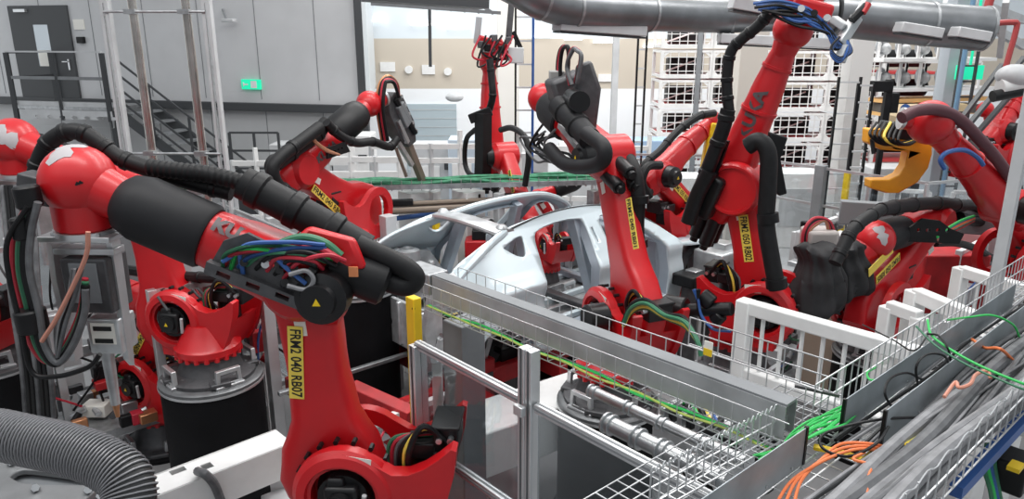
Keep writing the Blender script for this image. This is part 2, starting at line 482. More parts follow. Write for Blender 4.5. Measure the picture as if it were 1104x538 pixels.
for p in (f2, f3):
    M().cyl(V((p.x, p.y, 1.8)), V((p.x, p.y, 5.2)), .045, seg=14).build('steel_tube', TUBEM, sf)
for (px, py) in ((135, 14), (135, 165)):
    z = P(px, py, SFD).z
    M().cyl(V((f0.x, f0.y, z)) + fn_ * .05, V((f1.x, f1.y, z)) + fn_ * .05, .014, seg=8).build('cross_rod', GALV, sf)
    for p in (f2, f3): M().box(V((p.x, p.y, z)) + fn_ * .03, (.12, .12, .05), (fd_, fn_, ZZ)).build('clamp', GALV, sf)

# columns
def column(px, py, Y, w, m, lab, d=None, name='column'):
    p = PY(px, py, Y); o = M().box((p.x, p.y, 4.6), (w, d or w, 9.2)).build(name, m, bevel=.01)
    return tag(o, lab, 'column')
BEIC = mat('column_beige', (.62, .58, .52), .6)
column(548, 60, 15, .42, mat('column_cream', (.74, .72, .68), .6), 'cream building column behind the upright red robot', )
column(806, 90, 12.5, .44, BEIC, 'beige concrete column behind the tall red robot arm')
column(920, 100, 12.5, .36, mat('column_white', (.70, .69, .67), .5), 'white column left of the round white wheel cages')
column(1023, 90, 12.5, .30, mat('column_bluegrey', (.42, .46, .50), .5), 'blue-grey column in front of the wheel cages')
column(663, 80, 17, .14, LGREY, 'slim grey post before the bright far wall')
column(664 + 90, 60, 16.5, .10, MGREY, 'narrow grey post left of the white cage racks')

# cable ladders hanging vertically
def ladder(px, py, Y, w, z0, z1, m, lab, step=.28, ang=0):
    p = PY(px, py, Y); o = thing('cable_ladder', lab, 'cable ladder', (p.x, p.y, z0))
    d = V((math.cos(ang), math.sin(ang), 0))
    for s_ in (-1, 1): M().bar(V((p.x, p.y, z0)) + d * (w / 2 * s_), V((p.x, p.y, z1)) + d * (w / 2 * s_), .05, .03).build('side_rail', m, o)
    q = M(); z = z0 + .1
    n = 0
    while z < z1:
        M().bar(V((p.x, p.y, z)) - d * w / 2, V((p.x, p.y, z)) + d * w / 2, .03, .025).build('rung', LGREY if m == BLACK else m, o); z += step; n += 1
    return o
ladder(565, 100, 11.5, .26, .0, 5.2, BLACK, 'black vertical cable ladder right of the cream column', .34)
ladder(690, 100, 12.5, .14, .0, 4.2, BLACK, 'slim black cable ladder before the bright far wall', .3)
ladder(912, 120, 11.8, .34, .0, 3.3, BLACK, 'black ladder rack left of the white column', .24)
ladder(930, 120, 11.0, .22, .0, 3.25, BLACK, 'narrow black ladder rack over the white column', .24)
ladder(1042, 80, 12.0, .26, .0, 4.2, DGREY, 'dark ladder rack beside the blue-grey column', .24)
tag(M().cyl(PY(462, -70, 14), PY(464, 72, 14), .03, seg=8).build('hanging_conduit', DGREY), 'black conduit hanging over the beige band of wall', 'conduit')
bp = PY(574, 150, 11.4)
tag(M().cyl((bp.x, bp.y, .0), (bp.x, bp.y, 5), .02, seg=8).build('blue_pipe', CBLU), 'thin blue vertical pipe beside the black cable ladder', 'pipe')
bp = PY(1033, 100, 11.8)
tag(M().cyl((bp.x, bp.y, .0), (bp.x, bp.y, 5), .035, seg=8).build('blue_pipe', mat('pipe_blue', (.16, .30, .45), .4)), 'blue vertical pipe in front of the blue-grey column', 'pipe')

# ventilation duct across the top
DUCT = mat('duct_zinc', (.24, .25, .26), .36, .8, .2, 3)
ax = [P(520, -34, 7.7), P(560, -14, 7.6), P(585, 0, 7.7), P(620, 9, 7.9), P(700, 14, 8.3)]
ax2 = [P(790, 17, 8.8), P(900, 16, 8.6), P(1000, 26, 8.6), P(1061, 31, 8.6)]
vd = thing('ventilation_duct', 'large round zinc ventilation duct running across the top', 'duct', ax[0])
M().tube(ax, .20, seg=28, sub=5).build('duct_elbow', DUCT, vd)
M().tube([ax[-1], P(745, 16, 8.55), ax2[0], P(845, 15, 8.7), ax2[1]], .195, seg=28, sub=3).build('duct_section', DUCT, vd)
M().tube(ax2[1:], .245, seg=28, sub=3).build('duct_section', DUCT, vd)
for p, d, r in ((ax[2], ax[3] - ax[2], .21), (ax[3], ax[4] - ax[3], .21), (ax[4], ax2[0] - ax[4], .21), (ax2[0], ax2[1] - ax2[0], .21), (ax2[2], ax2[3] - ax2[2], .256), (ax2[3], ax2[3] - ax2[2], .256)):
    d = d.normalized(); M().cyl(p - d * .015, p + d * .015, r, seg=28).build('seam', GALV, vd)
def trunk(p0, p1, lab, w=.24, h=.11):
    o = thing('light_fitting', lab, 'lamp', (p0 + p1) / 2)
    M().bar(p0, p1, w, h).build('housing', LGREY, o, bevel=.01)
    M().bar(p0 - ZZ * h * .62, p1 - ZZ * h * .62, w * .8, .02).build('diffuser', DGREY, o)
trunk(P(600, 27, 7.9), P(692, 34, 8.3), 'long grey fitting under the elbow of the zinc duct')
trunk(P(775, 41, 8.8), P(895, 47, 8.7), 'long grey fitting under the duct behind tall robot')
trunk(P(968, 29, 8.3), P(1012, 36, 8.3), 'short grey box fitting under the fat duct section, left one')
trunk(P(1028, 34, 8.3), P(1063, 40, 8.3), 'short grey box fitting under the duct end, rightmost one')
trunk(P(788, 3, 7.0), P(822, 9, 7.0), 'grey junction box above the duct by the tall robot tool')
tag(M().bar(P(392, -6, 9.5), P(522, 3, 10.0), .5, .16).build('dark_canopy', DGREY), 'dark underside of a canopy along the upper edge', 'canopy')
q = thing('cable_truss', 'dark cable truss hanging below the canopy at the top', 'truss', P(400, 0, 12))
for k in range(9): M().bar(P(402 + k * 15, -2 + k * 1.2, 11.6), P(412 + k * 15, 5 + k * 1.2, 11.6), .05, .05).build('truss_bar', MGREY, q)
M().bar(P(400, 4, 11.6), P(540, 14, 11.6), .05, .05).build('truss_rail', MGREY, q)
# rows of strip lamps on the bright hall ceiling
for (x, y, Y, w) in ((402, 22, 21, .7), (457, 26, 21, .75), (495, 30, 21, .7), (584, 39, 21, .55), (618, 42, 21, .5), (653, 45, 21, .7), (707, 50, 21, .7)):
    p = PY(x, y, 21.93)
    tag(M().box(p, (w, .12, .06)).build('strip_lamp', LAMPE), 'white strip lamp high on the far wall, %s from the left' % {402: 'first', 457: 'second', 495: 'third', 584: 'fourth', 618: 'fifth', 653: 'sixth', 707: 'seventh'}[x], 'lamp', 'strip lamps at the far wall')
# far wall: garage door, vents, panels
g0, g1 = PY(437, 112, YW), PY(492, 112, YW)
gd = struct(M().box(((g0.x + g1.x) / 2, YW - .04, g0.z / 2), (g1.x - g0.x, .08, g0.z)).build('door_2', mat('shutter_blue', (.42, .50, .54), .5)))
q = M(); [q.box(((g0.x + g1.x) / 2, YW - .085, z * .25 + .1), (g1.x - g0.x, .01, .015)) for z in range(int(g0.z / .25))]
q.build('door_seams', LGREY, gd)
for (x, y, w, h) in ((418, 72, 16, 10), (462, 75, 14, 10), (652, 84, 14, 8)):
    p = PY(x, y, YW - .03); k = YW / 830
    tag(M().box(p, (w * k, .05, h * k)).build('wall_panel', WHITE), {418: 'white rectangular panel on beige wall, left of two', 462: 'white rectangular panel on beige wall, beside hanging conduit', 652: 'small white panel on the beige wall behind the slim posts'}[x], 'panel')
for (x, y) in ((441, 75), (483, 77), (720, 85)):
    p = PY(x, y, YW); p.y = YW; tag(M().cyl(p, p - V((0, .1, 0)), .11, seg=16).build('round_vent', WHITE), {441: 'round white vent on beige wall between the two panels', 483: 'round white vent on beige wall right of the panels', 720: 'round white vent on beige wall near the cage racks'}[x], 'vent')
tag(M().sphere(PY(490, 105, 20), .22, (1.1, .8, .55), 14).build('wall_heater', LGREY), 'pale rounded heater unit hanging by the far white wall', 'heater')

# white stacking cages with red trays
def cage(p, w=1.12, d=1.0, h=.62, full=True, lab='', grp=None):
    o = thing('stacking_cage', lab, 'cage', p, grp)
    f = M(); x, y, z = p
    for sx in (-1, 1):
        for sy in (-1, 1): f.bar((x + sx * w / 2, y + sy * d / 2, z), (x + sx * w / 2, y + sy * d / 2, z + h), .08, .07)
    for zz in (z + .04, z + h - .03):
        for sy in (-1, 1): f.bar((x - w / 2, y + sy * d / 2, zz), (x + w / 2, y + sy * d / 2, zz), .05, .09 if zz < z + .1 else .05)
        for sx in (-1, 1): f.bar((x + sx * w / 2, y - d / 2, zz), (x + sx * w / 2, y + d / 2, zz), .05, .06)
    for sx in (-1, 1):
        f.bar((x + sx * w * .5, y - d / 2, z + h * .75), (x + sx * w * .38, y - d / 2, z + h - .04), .03, .05)
        f.bar((x + sx * w * .5, y - d / 2, z + h * .28), (x + sx * w * .40, y - d / 2, z + .05), .03, .05)
    f.build('frame', WHITE, o)
    g = M()
    for k in range(1, 6): g.bar((x - w / 2 + k * w / 6, y - d / 2, z), (x - w / 2 + k * w / 6, y - d / 2, z + h), .018, .018)
    for k in range(1, 4): g.bar((x - w / 2, y - d / 2, z + k * h / 4), (x + w / 2, y - d / 2, z + k * h / 4), .018, .018)
    g.bar((x - w * .45, y - .1, z + .1), (x + w * .45, y + .1, z + h * .7), .03, .03)
    g.build('wire_grid', WHITE, o)
    M().box((x + .1, y + .25, z + h * .42), (w * .7, d * .4, h * .6)).build('load', BLACK, o, bevel=.05)
    M().box((x, y, z + .03), (w * .96, d * .94, .04)).build('tray', mat('tray_red', (.60, .06, .06), .5), o)
    return o
protos = {}
CY = 17.0
def cage_at(px, py, row, colm, near):
    pass
base = PY(738, 180, CY)
lab0 = {}
cw = 1.16
cx0 = PY(733, 100, CY).x
cols = ['leftmost', 'second', 'third', 'rightmost']
rows = ['lowest', 'second lowest', 'middle', 'fourth', 'fifth', 'topmost']
proto = None
for c in range(4):
    for r in range(6):
        z = .35 + r * .66
        x = cx0 + .2 + c * cw; y = CY + (.9 if c < 2 else 0)
        lab = 'white wire stacking cage, %s in the %s stack of the cage racks' % (rows[r], cols[c])
        if proto is None: proto = cage((x, y, z), lab=lab, grp='white stacking cages with red trays'); p0 = V((x, y, z))
        else:
            o = copy_tree(proto, V((x, y, z)) - p0); o['label'] = lab
# dark rolls lying in cages at the right of the racks
x0 = cx0 + .2 + 4 * cw + .35
for r in range(5):
    z = .5 + r * .66
    o = thing('storage_bay', 'open red shelf with dark rolls beside the cages, %s one' % rows[r], 'shelf', (x0, 17.6, z), 'open shelves with dark rolls')
    for s_ in (-1, 1): M().bar((x0 + .66 * s_, 17.2, z - .045 - (.455 if r == 0 else 0)), (x0 + .66 * s_, 17.2, z + .615), .05, .05).build('side_post', WHITE, o)
    M().cyl((x0 - .65, 17.7, z + .28), (x0 + .65, 17.7, z + .28), .20, seg=14).build('roll', BLACK, o)
    M().box((x0, 17.6, z - .02), (1.4, 1.1, .05)).build('shelf_board', mat('tray_red', (0, 0, 0)), o)
    M().box((x0, 17.1, z - .06), (1.4, .04, .06)).build('front_edge', WHITE, o)

# round wheel cages
def wheelcage(p, lab):
    o = thing('wheel_cage', lab, 'cage', p, 'round wheel cages on the upper shelves'); x, y, z = p
    f = M(); w, h, d = .37, .48, .5
    for sx in (-1, 1):
        for sy in (-1, 1): f.bar((x + sx * w / 2, y + sy * d / 2, z), (x + sx * w / 2, y + sy * d / 2, z + h), .04, .04)
    for zz in (z, z + h):
        for sy in (-1, 1): f.bar((x - w / 2, y + sy * d / 2, zz), (x + w / 2, y + sy * d / 2, zz), .04, .04)
    f.build('frame', WHITE, o)
    q = M()
    for k in range(4): q.lathe((x - .07 + k * .03, y - .05 + k * .05, z + .21), (.5, -.8, .1), [(0, .16 - k * .015), (.02, .17 - k * .015), (.03, .14 - k * .015), (.0, .12 - k * .015)], 20, cap=False)
    q.build('ring', ALU, o)
    q = M(); q.lathe((x + .04, y - .05, z + .2), (-.3, -.9, .15), [(-.1, .11), (.05, .07), (.15, .03), (.17, .01)], 16)
    q.build('hub', LGREY, o)
    return o
wp = None
for r in range(2):
    for c in range(5):
        p = PY(950 + c * 21, (64, 95)[r], 14.2) + V((0, 0, 0))
        lab = 'round white wheel cage, %s in the %s row behind the columns' % (['leftmost', 'second', 'third', 'fourth', 'rightmost'][c], ['upper', 'lower'][r])
        if wp is None: wp = wheelcage(tuple(p), lab); wp0 = p.copy()
        else: o = copy_tree(wp, p - wp0); o['label'] = lab
for i, y in enumerate((64.5, 96.5, 108, 122)):
    a_, b_ = PY(940, y, 14.0), PY(1060, y + 2, 14.6)
    o = M().bar(a_, V((b_.x, b_.y, a_.z)), .6, .06).build('shelf_beam', WHITE if i < 2 else mat('shelf_orange', (.72, .42, .16), .5))
    tag(o, ['long white shelf under the upper wheel cages', 'long white shelf under the lower wheel cages', 'upper orange shelf beam below the wheel cages', 'lower orange shelf beam below the wheel cages'][i], 'shelf')
for i in range(9):
    p = PY(948 + i * 12, 116, 14.0)
    tag(M().box(p, (.14, .4, .16)).build('parts_bin', mat('bin_cream', (.62, .50, .30), .6) if i % 2 else mat('bin_dark', (.10, .09, .08), .6)),
        ('cream' if i % 2 else 'dark') + ' small parts bin on the orange shelf, %s from the left' % ['first', 'second', 'third', 'fourth', 'fifth', 'sixth', 'seventh', 'eighth', 'ninth'][i], 'bin', 'parts bins on the orange shelf')
q = thing('machine_housing', 'cream machine housing with a blue emblem behind the orange hook', 'machine', PY(985, 125, 12))
M().prism([(-.35, -.2), (.35, -.2), (.38, .1), (.2, .22), (-.2, .22), (-.36, .05)], (PY(985, 128, 12), V((1, 0, 0)), ZZ, V((0, -1, 0))), -.15, .15).build('housing', mat('cream_paint', (.62, .48, .30), .5), q)
p = PY(985, 128, 12); M().bar((p.x, p.y, 0), (p.x, p.y, p.z - .15), .15, .15).build('stand', MGREY, q)
M().cyl(PY(976, 117, 11.8), PY(976, 117, 11.7), .07).build('emblem', CBLU, q)
p = PY(955, 118, 11.6)
tag(M().box(p + ZZ * .1, (.1, .1, .7)).box(p + V((-.12, 0, .35)), (.3, .14, .16)).box(p + V((.1, 0, .1)), (.12, .12, .3)).bar((p.x, p.y, 0), p, .08, .08).build('black_actuator', BLACK, bevel=.01), 'black upright actuator left of the cream machine housing', 'machine')
# status screens glowing green
p = PY(1045, 78, 12.2); tag(M().box(p, (.42, .06, .22)).bar(p, V((p.x, p.y, 8.7)), .03, .03).build('exit_sign', EXITG), 'glowing green sign beside the blue-grey column', 'sign')
# hanging red pipe and roof items upper right
rp = thing('sprinkler_pipe', 'dark red pipe dropping from the duct end at upper right', 'pipe', PY(1094, 24, 10))
PR = mat('pipe_red', (.36, .05, .05), .4)
M().tube([PY(1063, 26, 9.5), PY(1092, 24, 9.5), PY(1096, 30, 9.5), PY(1085, 70, 9.5), PY(1078, 108, 9.5)], .035, sub=3).build('pipe_run', PR, rp)
M().cyl(PY(1070, -10, 9.6), PY(1060, 26, 9.6), .05).build('pipe_drop', PR, rp)
for i, (a0, a1) in enumerate((((1050, 2), (1104, 22)), ((1020, 0), (1104, 50)), ((1085, 0), (1078, 60)), ((880, -4), (1010, 6)), ((700, 3), (800, -2)))):
    tag(M().bar(PY(*a0, 16), PY(*a1, 17), .12, .16).build('roof_brace', LGREY), ['pale roof brace at the upper right corner', 'long sloping roof brace above the duct end', 'upright roof hanger right of the duct end', 'pale roof brace above the fat duct section', 'pale roof brace above the duct centre'][i], 'beam')
for i, (x0_, y0_, x1_, y1_) in enumerate(((1040, 140, 1104, 62), (1046, 152, 1104, 86), (1020, 150, 1080, 70))):
    tag(M().bar(PY(x0_, y0_, 10.5), PY(x1_, y1_, 11.5), .06, .06).build('sloping_rail', DGREY), 'dark sloping rail behind the rightmost robots, %s one' % ['upper', 'lower', 'left'][i], 'rail')
# ------------------------------------------------------------ car body (unpainted shell on a red skid)
CO = P(548, 250, 7.2)
def CW(x, y, z): return CO + UA * x - UB * (y - .5) + ZZ * (z - 1.42)      # x forward, y to the near side, z up
def cy_(z): 
    t = [(.3, .88), (.6, .93), (.95, .90), (1.42, .5), (1.5, .45)]
    if z <= t[0][0]: return t[0][1]
    for (a, b), (c, d) in zip(t, t[1:]):
        if z <= c: return b + (d - b) * (z - a) / (c - a)
    return t[-1][1]
car = thing('car_body', 'bare pale blue car body shell in the middle of the cell', 'car', CW(.9, 0, .25))
def arcpts(cx, cz, r, a0, a1, n): return [(cx + r * math.cos(R(a0 + (a1 - a0) * k / n)), cz + r * math.sin(R(a0 + (a1 - a0) * k / n))) for k in range(n + 1)]
def sm(pts, sub=5):
    q = spline([V((x, z, 0)) for x, z in pts], sub); return [(v.x, v.y) for v in q]
WHX = -.42
side_out = (sm([(-.93, .62), (-.90, 1.0), (-.86, 1.14), (-.70, 1.26), (-.38, 1.36), (0, 1.435), (.35, 1.475), (.75, 1.50), (1.15, 1.49), (1.5, 1.44), (1.92, 1.27), (2.26, 1.02)]) +
            [(2.30, .95), (2.32, .70), (2.33, .25), (1.98, .25), (1.0, .24), (.10, .26)] + arcpts(WHX, .34, .37, 8, 172, 16) + [(-.86, .36), (-.92, .45)])
rdoor = sm([(.12, .92), (.20, 1.15), (.27, 1.33), (.40, 1.385), (.65, 1.41), (.92, 1.40), (1.0, 1.36), (.98, 1.2), (.90, .95), (.88, .75)], 4) + [(.88, .42), (.50, .40)] + sm([(.22, .52), (.10, .72), (.12, .92)], 4)[:-1]
fdoor = sm([(1.22, 1.33), (1.30, 1.38), (1.5, 1.355), (1.76, 1.235), (1.98, 1.05), (2.03, .98)], 4) + [(2.05, .7), (2.06, .40), (1.18, .40), (1.12, .75)] + sm([(1.12, .76), (1.18, 1.05), (1.22, 1.33)], 4)[1:-1]
qwin = sm([(-.17, 1.30), (.0, 1.345), (.115, 1.36), (.10, 1.28), (.04, 1.20), (-.06, 1.22), (-.17, 1.30)], 3)[:-1]
pill = [(1.06, 1.30), (1.085, 1.30), (1.075, 1.16), (1.05, 1.16)]
def side_panel(s_, name, m):
    outs = [side_out, rdoor, fdoor, qwin, pill]
    flat = [q for o in outs for q in o]
    bm = bmesh.new(); vs = [bm.verts.new((x, z, 0)) for x, z in flat]
    for t in tessellate_polygon([[V((x, z, 0)) for x, z in o] for o in outs]):
        try: bm.faces.new([vs[i] for i in t])
        except ValueError: pass
    for k in range(46):
        bmesh.ops.bisect_plane(bm, geom=bm.verts[:] + bm.edges[:] + bm.faces[:], plane_co=(-1 + k * .075, 0, 0), plane_no=(1, 0, 0))
    for k in range(22):
        bmesh.ops.bisect_plane(bm, geom=bm.verts[:] + bm.edges[:] + bm.faces[:], plane_co=(0, .25 + k * .06, 0), plane_no=(0, 1, 0))
    bmesh.ops.remove_doubles(bm, verts=bm.verts[:], dist=.0005)
    for v in bm.verts:
        x, z = v.co.x, v.co.y
        y = cy_(z)
        # flared rear haunch and wheel arch lip, tapered tail
        y -= .16 * max(0, (-.55 - x)) ** 1.3 * 2.2
        d = math.hypot(x - WHX, z - .34)
        if .36 < d < .52 and z > .3: y += .03 * math.cos((d - .40) / .12 * 1.57) if abs(d - .40) < .12 else 0
        y += .035 * math.exp(-((z - .98) / .05) ** 2) * (1 if x < 0.12 else .3)
        y -= .02 * math.exp(-((z - .80) / .09) ** 2) * (1 if x > -.1 else .4)
        v.co = CW(x, y * s_, z) - V(PORG[car.name])
    bmesh.ops.recalc_face_normals(bm, faces=bm.faces)
    me = bpy.data.meshes.new(name); bm.to_mesh(me); bm.free()
    me.polygons.foreach_set('use_smooth', [True] * len(me.polygons)); me.set_sharp_from_angle(angle=R(50))
    me.materials.append(m); o = bpy.data.objects.new(name, me); COL.objects.link(o); o.parent = car
    PORG[o.name] = PORG[car.name]
    md = o.modifiers.new('thick', 'SOLIDIFY'); md.thickness = .035; md.offset = 0
    return o
near = side_panel(1, 'side_panel', BODY); far = side_panel(-1, 'side_panel', BODY)
# roof rails, folded flanges inside the door openings
def rail(name, pts, r, m, s_=1, seg=8):
    return M().tube([CW(x, y * s_, z) for x, y, z in pts], r, seg=seg, sub=5).build(name, m, car)
for s_ in (1, -1):
    rail('roof_rail', [(-.05, .47, 1.41), (.35, .46, 1.46), (.75, .44, 1.485), (1.15, .45, 1.475), (1.5, .49, 1.42), (1.92, .60, 1.255), (2.25, .78, 1.01)], .035, BODY, s_)
    rail('rail_channel', [(-.1, .515, 1.425), (.35, .475, 1.487), (.75, .455, 1.512), (1.15, .465, 1.50), (1.5, .51, 1.45), (1.92, .64, 1.28), (2.25, .82, 1.03)], .012, DGREY, s_, 6)
    q = M()
    for outl in (rdoor, fdoor):
        n_ = len(outl); cx_ = sum(p[0] for p in outl) / n_; cz_ = sum(p[1] for p in outl) / n_
        a_ = [CW(x, (cy_(z)) * s_, z) for x, z in outl]; b_ = [CW(x + (cx_ - x) * .05, (cy_(z) - .10) * s_, z + (cz_ - z) * .05) for x, z in outl]
        q.rings([a_, b_], cap=False)
    o = q.build('door_flange', BODYIN, car)
    # inner pillars
    for x0_, x1_, z0_, z1_, w_ in ((1.02, .96, .35, 1.42, .12), (2.14, 2.12, .3, 1.05, .12), (.10, .20, .45, 1.38, .12)):
        q = M(); q.bar(CW(x0_, (cy_(z0_) - .09) * s_, z0_), CW(x1_, (cy_(z1_) - .07) * s_, z1_), w_, .09, up=UA)
        q.build('inner_pillar', BODYIN, car, bevel=.01)
    # rocker, floor rails
    M().bar(CW(-.05, .80 * s_, .33), CW(2.3, .80 * s_, .33), .14, .16).build('rocker', BODYIN, car, bevel=.02)
# rear header between the roof rails, hatch frame
hd = [(-.06, .52, 1.42), (-.10, .3, 1.455), (-.12, 0, 1.47), (-.10, -.3, 1.455), (-.06, -.52, 1.42)]
M().rings([supring(CW(*p), UA, ZZ, .12, .035, 14, .7) for p in hd]).build('rear_header', CAST, car)
for s_ in (1, -1):
    M().tube([CW(-.05, .50 * s_, 1.425), CW(-.30, .58 * s_, 1.36), CW(-.60, .66 * s_, 1.24), CW(-.82, .70 * s_, 1.12)], lambda t: .042 - .012 * t, seg=10).build('hatch_pillar', BODY, car)
    q = M(); q.sphere(CW(-.06, .47 * s_, 1.46), .06, (1, 1, .7), 12); q.build('hinge_bracket', CAST, car)
    # cast wheel house with ribs
    pts2 = [(-.9, .30), (-.85, .75), (-.78, 1.06), (-.5, 1.10), (-.1, 1.0), (.1, .72), (.12, .35)] 
    inner = arcpts(WHX, .34, .33, 5, 175, 12)
    o = M().prism([pts2 + [(.0, .34)] + inner[1:-1] + [(-.8, .3)]], (CW(0, .70 * s_, 0), UA, ZZ, -UB * s_), -.03, .03).build('wheel_house', CAST, car, bevel=.01)
    q = M()
    for k in range(8):
        a = R(15 + k * 21); q.bar(CW(WHX + .33 * math.cos(a), .66 * s_, .34 + .33 * math.sin(a)), CW(WHX + .62 * math.cos(a), .67 * s_, .34 + .62 * math.sin(a)), .02, .05, up=UB)
    for x, z in ((-.7, .9), (-.3, .95), (-.55, .98), (-.1, .85)): q.sphere(CW(x, .66 * s_, z), .05, (1, 1, 1), 10)
    q.build('casting_ribs', CAST, car)
    M().lathe(CW(WHX, .52 * s_, .36), UB * s_, [(0, .34), (.02, .36), (.25, .36), (.30, .33)], 30, cap=False).build('wheel_arch', IRON, car)
    M().lathe(CW(-.42, .62 * s_, .98), (0, 0, 1), [(0, .13), (.10, .12), (.12, .07), (.10, .05)], 20).build('strut_tower', CAST, car)
# rear underbody casting, floor with longitudinal members and cross members
q = M(); q.box(CW(-.42, 0, .48), (.9, 1.3, .05), (UA, -UB, ZZ)); q.build('rear_floor', CAST, car)
q = M()
for k in range(5): q.box(CW(-.42, -.5 + k * .25, .52), (.9, .03, .07), (UA, -UB, ZZ))
for k in range(4): q.box(CW(-.78 + k * .24, 0, .52), (.03, 1.25, .07), (UA, -UB, ZZ))
q.build('floor_ribs', CAST, car)
M().box(CW(1.15, 0, .36), (2.2, 1.5, .03), (UA, -UB, ZZ)).build('front_floor', GALV, car)
for k, y in enumerate((-.62, -.38, -.14, .14, .38, .62)): M().box(CW(1.15, y, .40), (2.15, .07, .06), (UA, -UB, ZZ)).build('floor_beam', BODY if k % 2 else GALV, car, bevel=.01)
for x in (.35, 1.0, 1.7): M().box(CW(x, 0, .44), (.12, 1.5, .08), (UA, -UB, ZZ)).build('cross_member', IRON if x == 1.0 else BODYIN, car, bevel=.012)
M().prism([(-.72, .50), (.72, .50), (.66, 1.0), (.3, 1.04), (-.3, 1.04), (-.66, 1.0)], (CW(2.28, 0, 0), -UB, ZZ, UA), -.02, .02).build('bulkhead', BODYIN, car)
M().bar(CW(2.2, -.75, .98), CW(2.2, .75, .98), .16, .06).build('cowl', BODYIN, car, bevel=.015)
M().bar(CW(-.88, -.68, .62), CW(-.88, .68, .62), .10, .16).build('rear_cross_member', CAST, car, bevel=.015)
# tail casting ends, taller on the far side
for s_ in (1, -1):
    M().prism([[(-.12, -.32), (.10, -.34), (.14, .0), (.12, .30), (-.02, .40), (-.13, .22)], circ(.03, 12, .02, .12), circ(.022, 12, -.03, -.12)], (CW(-.88, .78 * s_, .86), UB * -s_, ZZ, -UA), -.02, .05).build('tail_casting', CAST, car, bevel=.012)
rp_ = [(-.82, .34), (.82, .34), (.84, .70), (.66, .86), (.30, .80), (-.30, .80), (-.66, .86), (-.84, .70)]
M().prism([rp_] + [circ(.05, 12, x, z) for x, z in ((-.5, .62), (.5, .62), (-.2, .55), (.2, .55))] + [circ(.025, 10, x, z) for x, z in ((-.68, .72), (.68, .72), (-.35, .44), (.35, .44), (0, .7))], (CW(-.93, 0, 0), -UB, ZZ, -UA), -.02, .02).build('rear_panel', CAST, car, bevel=.008)
for y in (-.74, -.42, .0, .42, .74):
    M().bar(CW(-.96, y, .36), CW(-.96, y * .95, .80), .05, .05, up=UA).build('rear_rib', CAST, car, bevel=.012)
for y in (-.6, .6):
    M().lathe(CW(-.96, y, .50), -UA, [(0, .10), (.04, .09), (.06, .05)], 18).build('tow_boss', CAST, car)
# front apron with fenders
for s_ in (1, -1):
    q = M(); rs = []
    for k in range(9):
        a = R(12 + k * 18); rs.append([CW(2.95 - .42 * math.cos(a), (.80 - .02) * s_, .38 + .44 * math.sin(a)), CW(2.95 - .42 * math.cos(a), .50 * s_, .40 + .50 * math.sin(a))])
    vs = [p for r_ in rs for p in r_]; q.add(vs, [(2 * i, 2 * i + 1, 2 * i + 3, 2 * i + 2) for i in range(8)])
    o = q.build('front_wheel_arch', IRON, car); md = o.modifiers.new('t', 'SOLIDIFY'); md.thickness = .02
    q = M(); q.bar(CW(2.32, .74 * s_, .93), CW(3.3, .66 * s_, .80), .10, .09); q.build('apron_rail', BODYIN, car, bevel=.015)
    q = M(); q.rings([supring(CW(x, y * s_, z), UB, ZZ, w_, .03, 12, .6) for x, y, z, w_ in ((2.35, .80, .93, .07), (2.7, .82, .90, .09), (3.1, .80, .82, .10), (3.45, .72, .68, .10))]); q.build('fender_rail', BODY, car)
    M().lathe(CW(2.95, .58 * s_, .80), ZZ, [(0, .16), (.10, .13), (.12, .06)], 18).build('front_strut_tower', CAST, car)
M().bar(CW(3.5, -.7, .55), CW(3.5, .7, .55), .10, .14).build('front_cross_member', BODYIN, car, bevel=.015)

# red skid / fixture under the car
sk = thing('transport_skid', 'red steel skid frame carrying the pale car body', 'skid', CW(.9, 0, -.2))
for y in (-.55, .55): M().bar(CW(-1.9, y, .0), CW(4.2, y, .0), .13, .18).build('skid_beam', RED2, sk, bevel=.01)
for x in (-1.6, -.6, .4, 1.4, 2.4, 3.4): M().bar(CW(x, -.75, -.05), CW(x, .9 if x != -.6 else 1.6, -.05), .12, .14).build('cross_beam', RED2, sk, bevel=.01)
for x in (-.75, .6, 2.0):
    for y in (-.6, .6): M().bar(CW(x, y, .05), CW(x, y, .345 if x > 0 else .455), .10, .10).build('support_foot', WHITE if x == .6 else CAST, sk, bevel=.01)
for x in (-1.2, 3.0):
    for y in (-.5, .5): M().cyl(CW(x, y, -.1), V((CW(x, y, 0).x, CW(x, y, 0).y, 0)), .07, seg=12).build('skid_leg', IRON, sk)
for i, (a_, b_, w_) in enumerate((((378, 420, .95), (444, 450, .85), .14), ((300, 425, .9), (450, 378, .9), .05))):
    tag(M().bar(PZ(*a_), PZ(*b_), w_, .14 if i == 0 else .04).build('floor_beam', RED2 if i == 0 else GALV, bevel=.008),
        ['short red beam behind the foreground robot, by the yellow post', 'thin grey steel edge strip behind the foreground robot'][i], 'beam')
for i, (x_, y_, n_) in enumerate(((460, 415, 3), (520, 400, 4), (545, 385, 4))):
    q = thing('clamp_unit', 'small black and steel clamp unit under the car rear, %s' % ['left one', 'middle one', 'right one'][i], 'clamp', PZ(x_, y_, .55))
    c = PZ(x_, y_, .75)
    M().box(c - ZZ * .3, (.16, .16, .6), (UA, UB, ZZ)).build('column', IRON, q, bevel=.01)
    M().box(c + ZZ * .05, (.22, .14, .16), (UA, UB, ZZ)).build('clamp_body', RED2 if i == 1 else BLACK, q, bevel=.015)
    M().bar(c + ZZ * .1, c + ZZ * .35 + UA * .1, .05, .06).build('clamp_arm', STEEL, q)
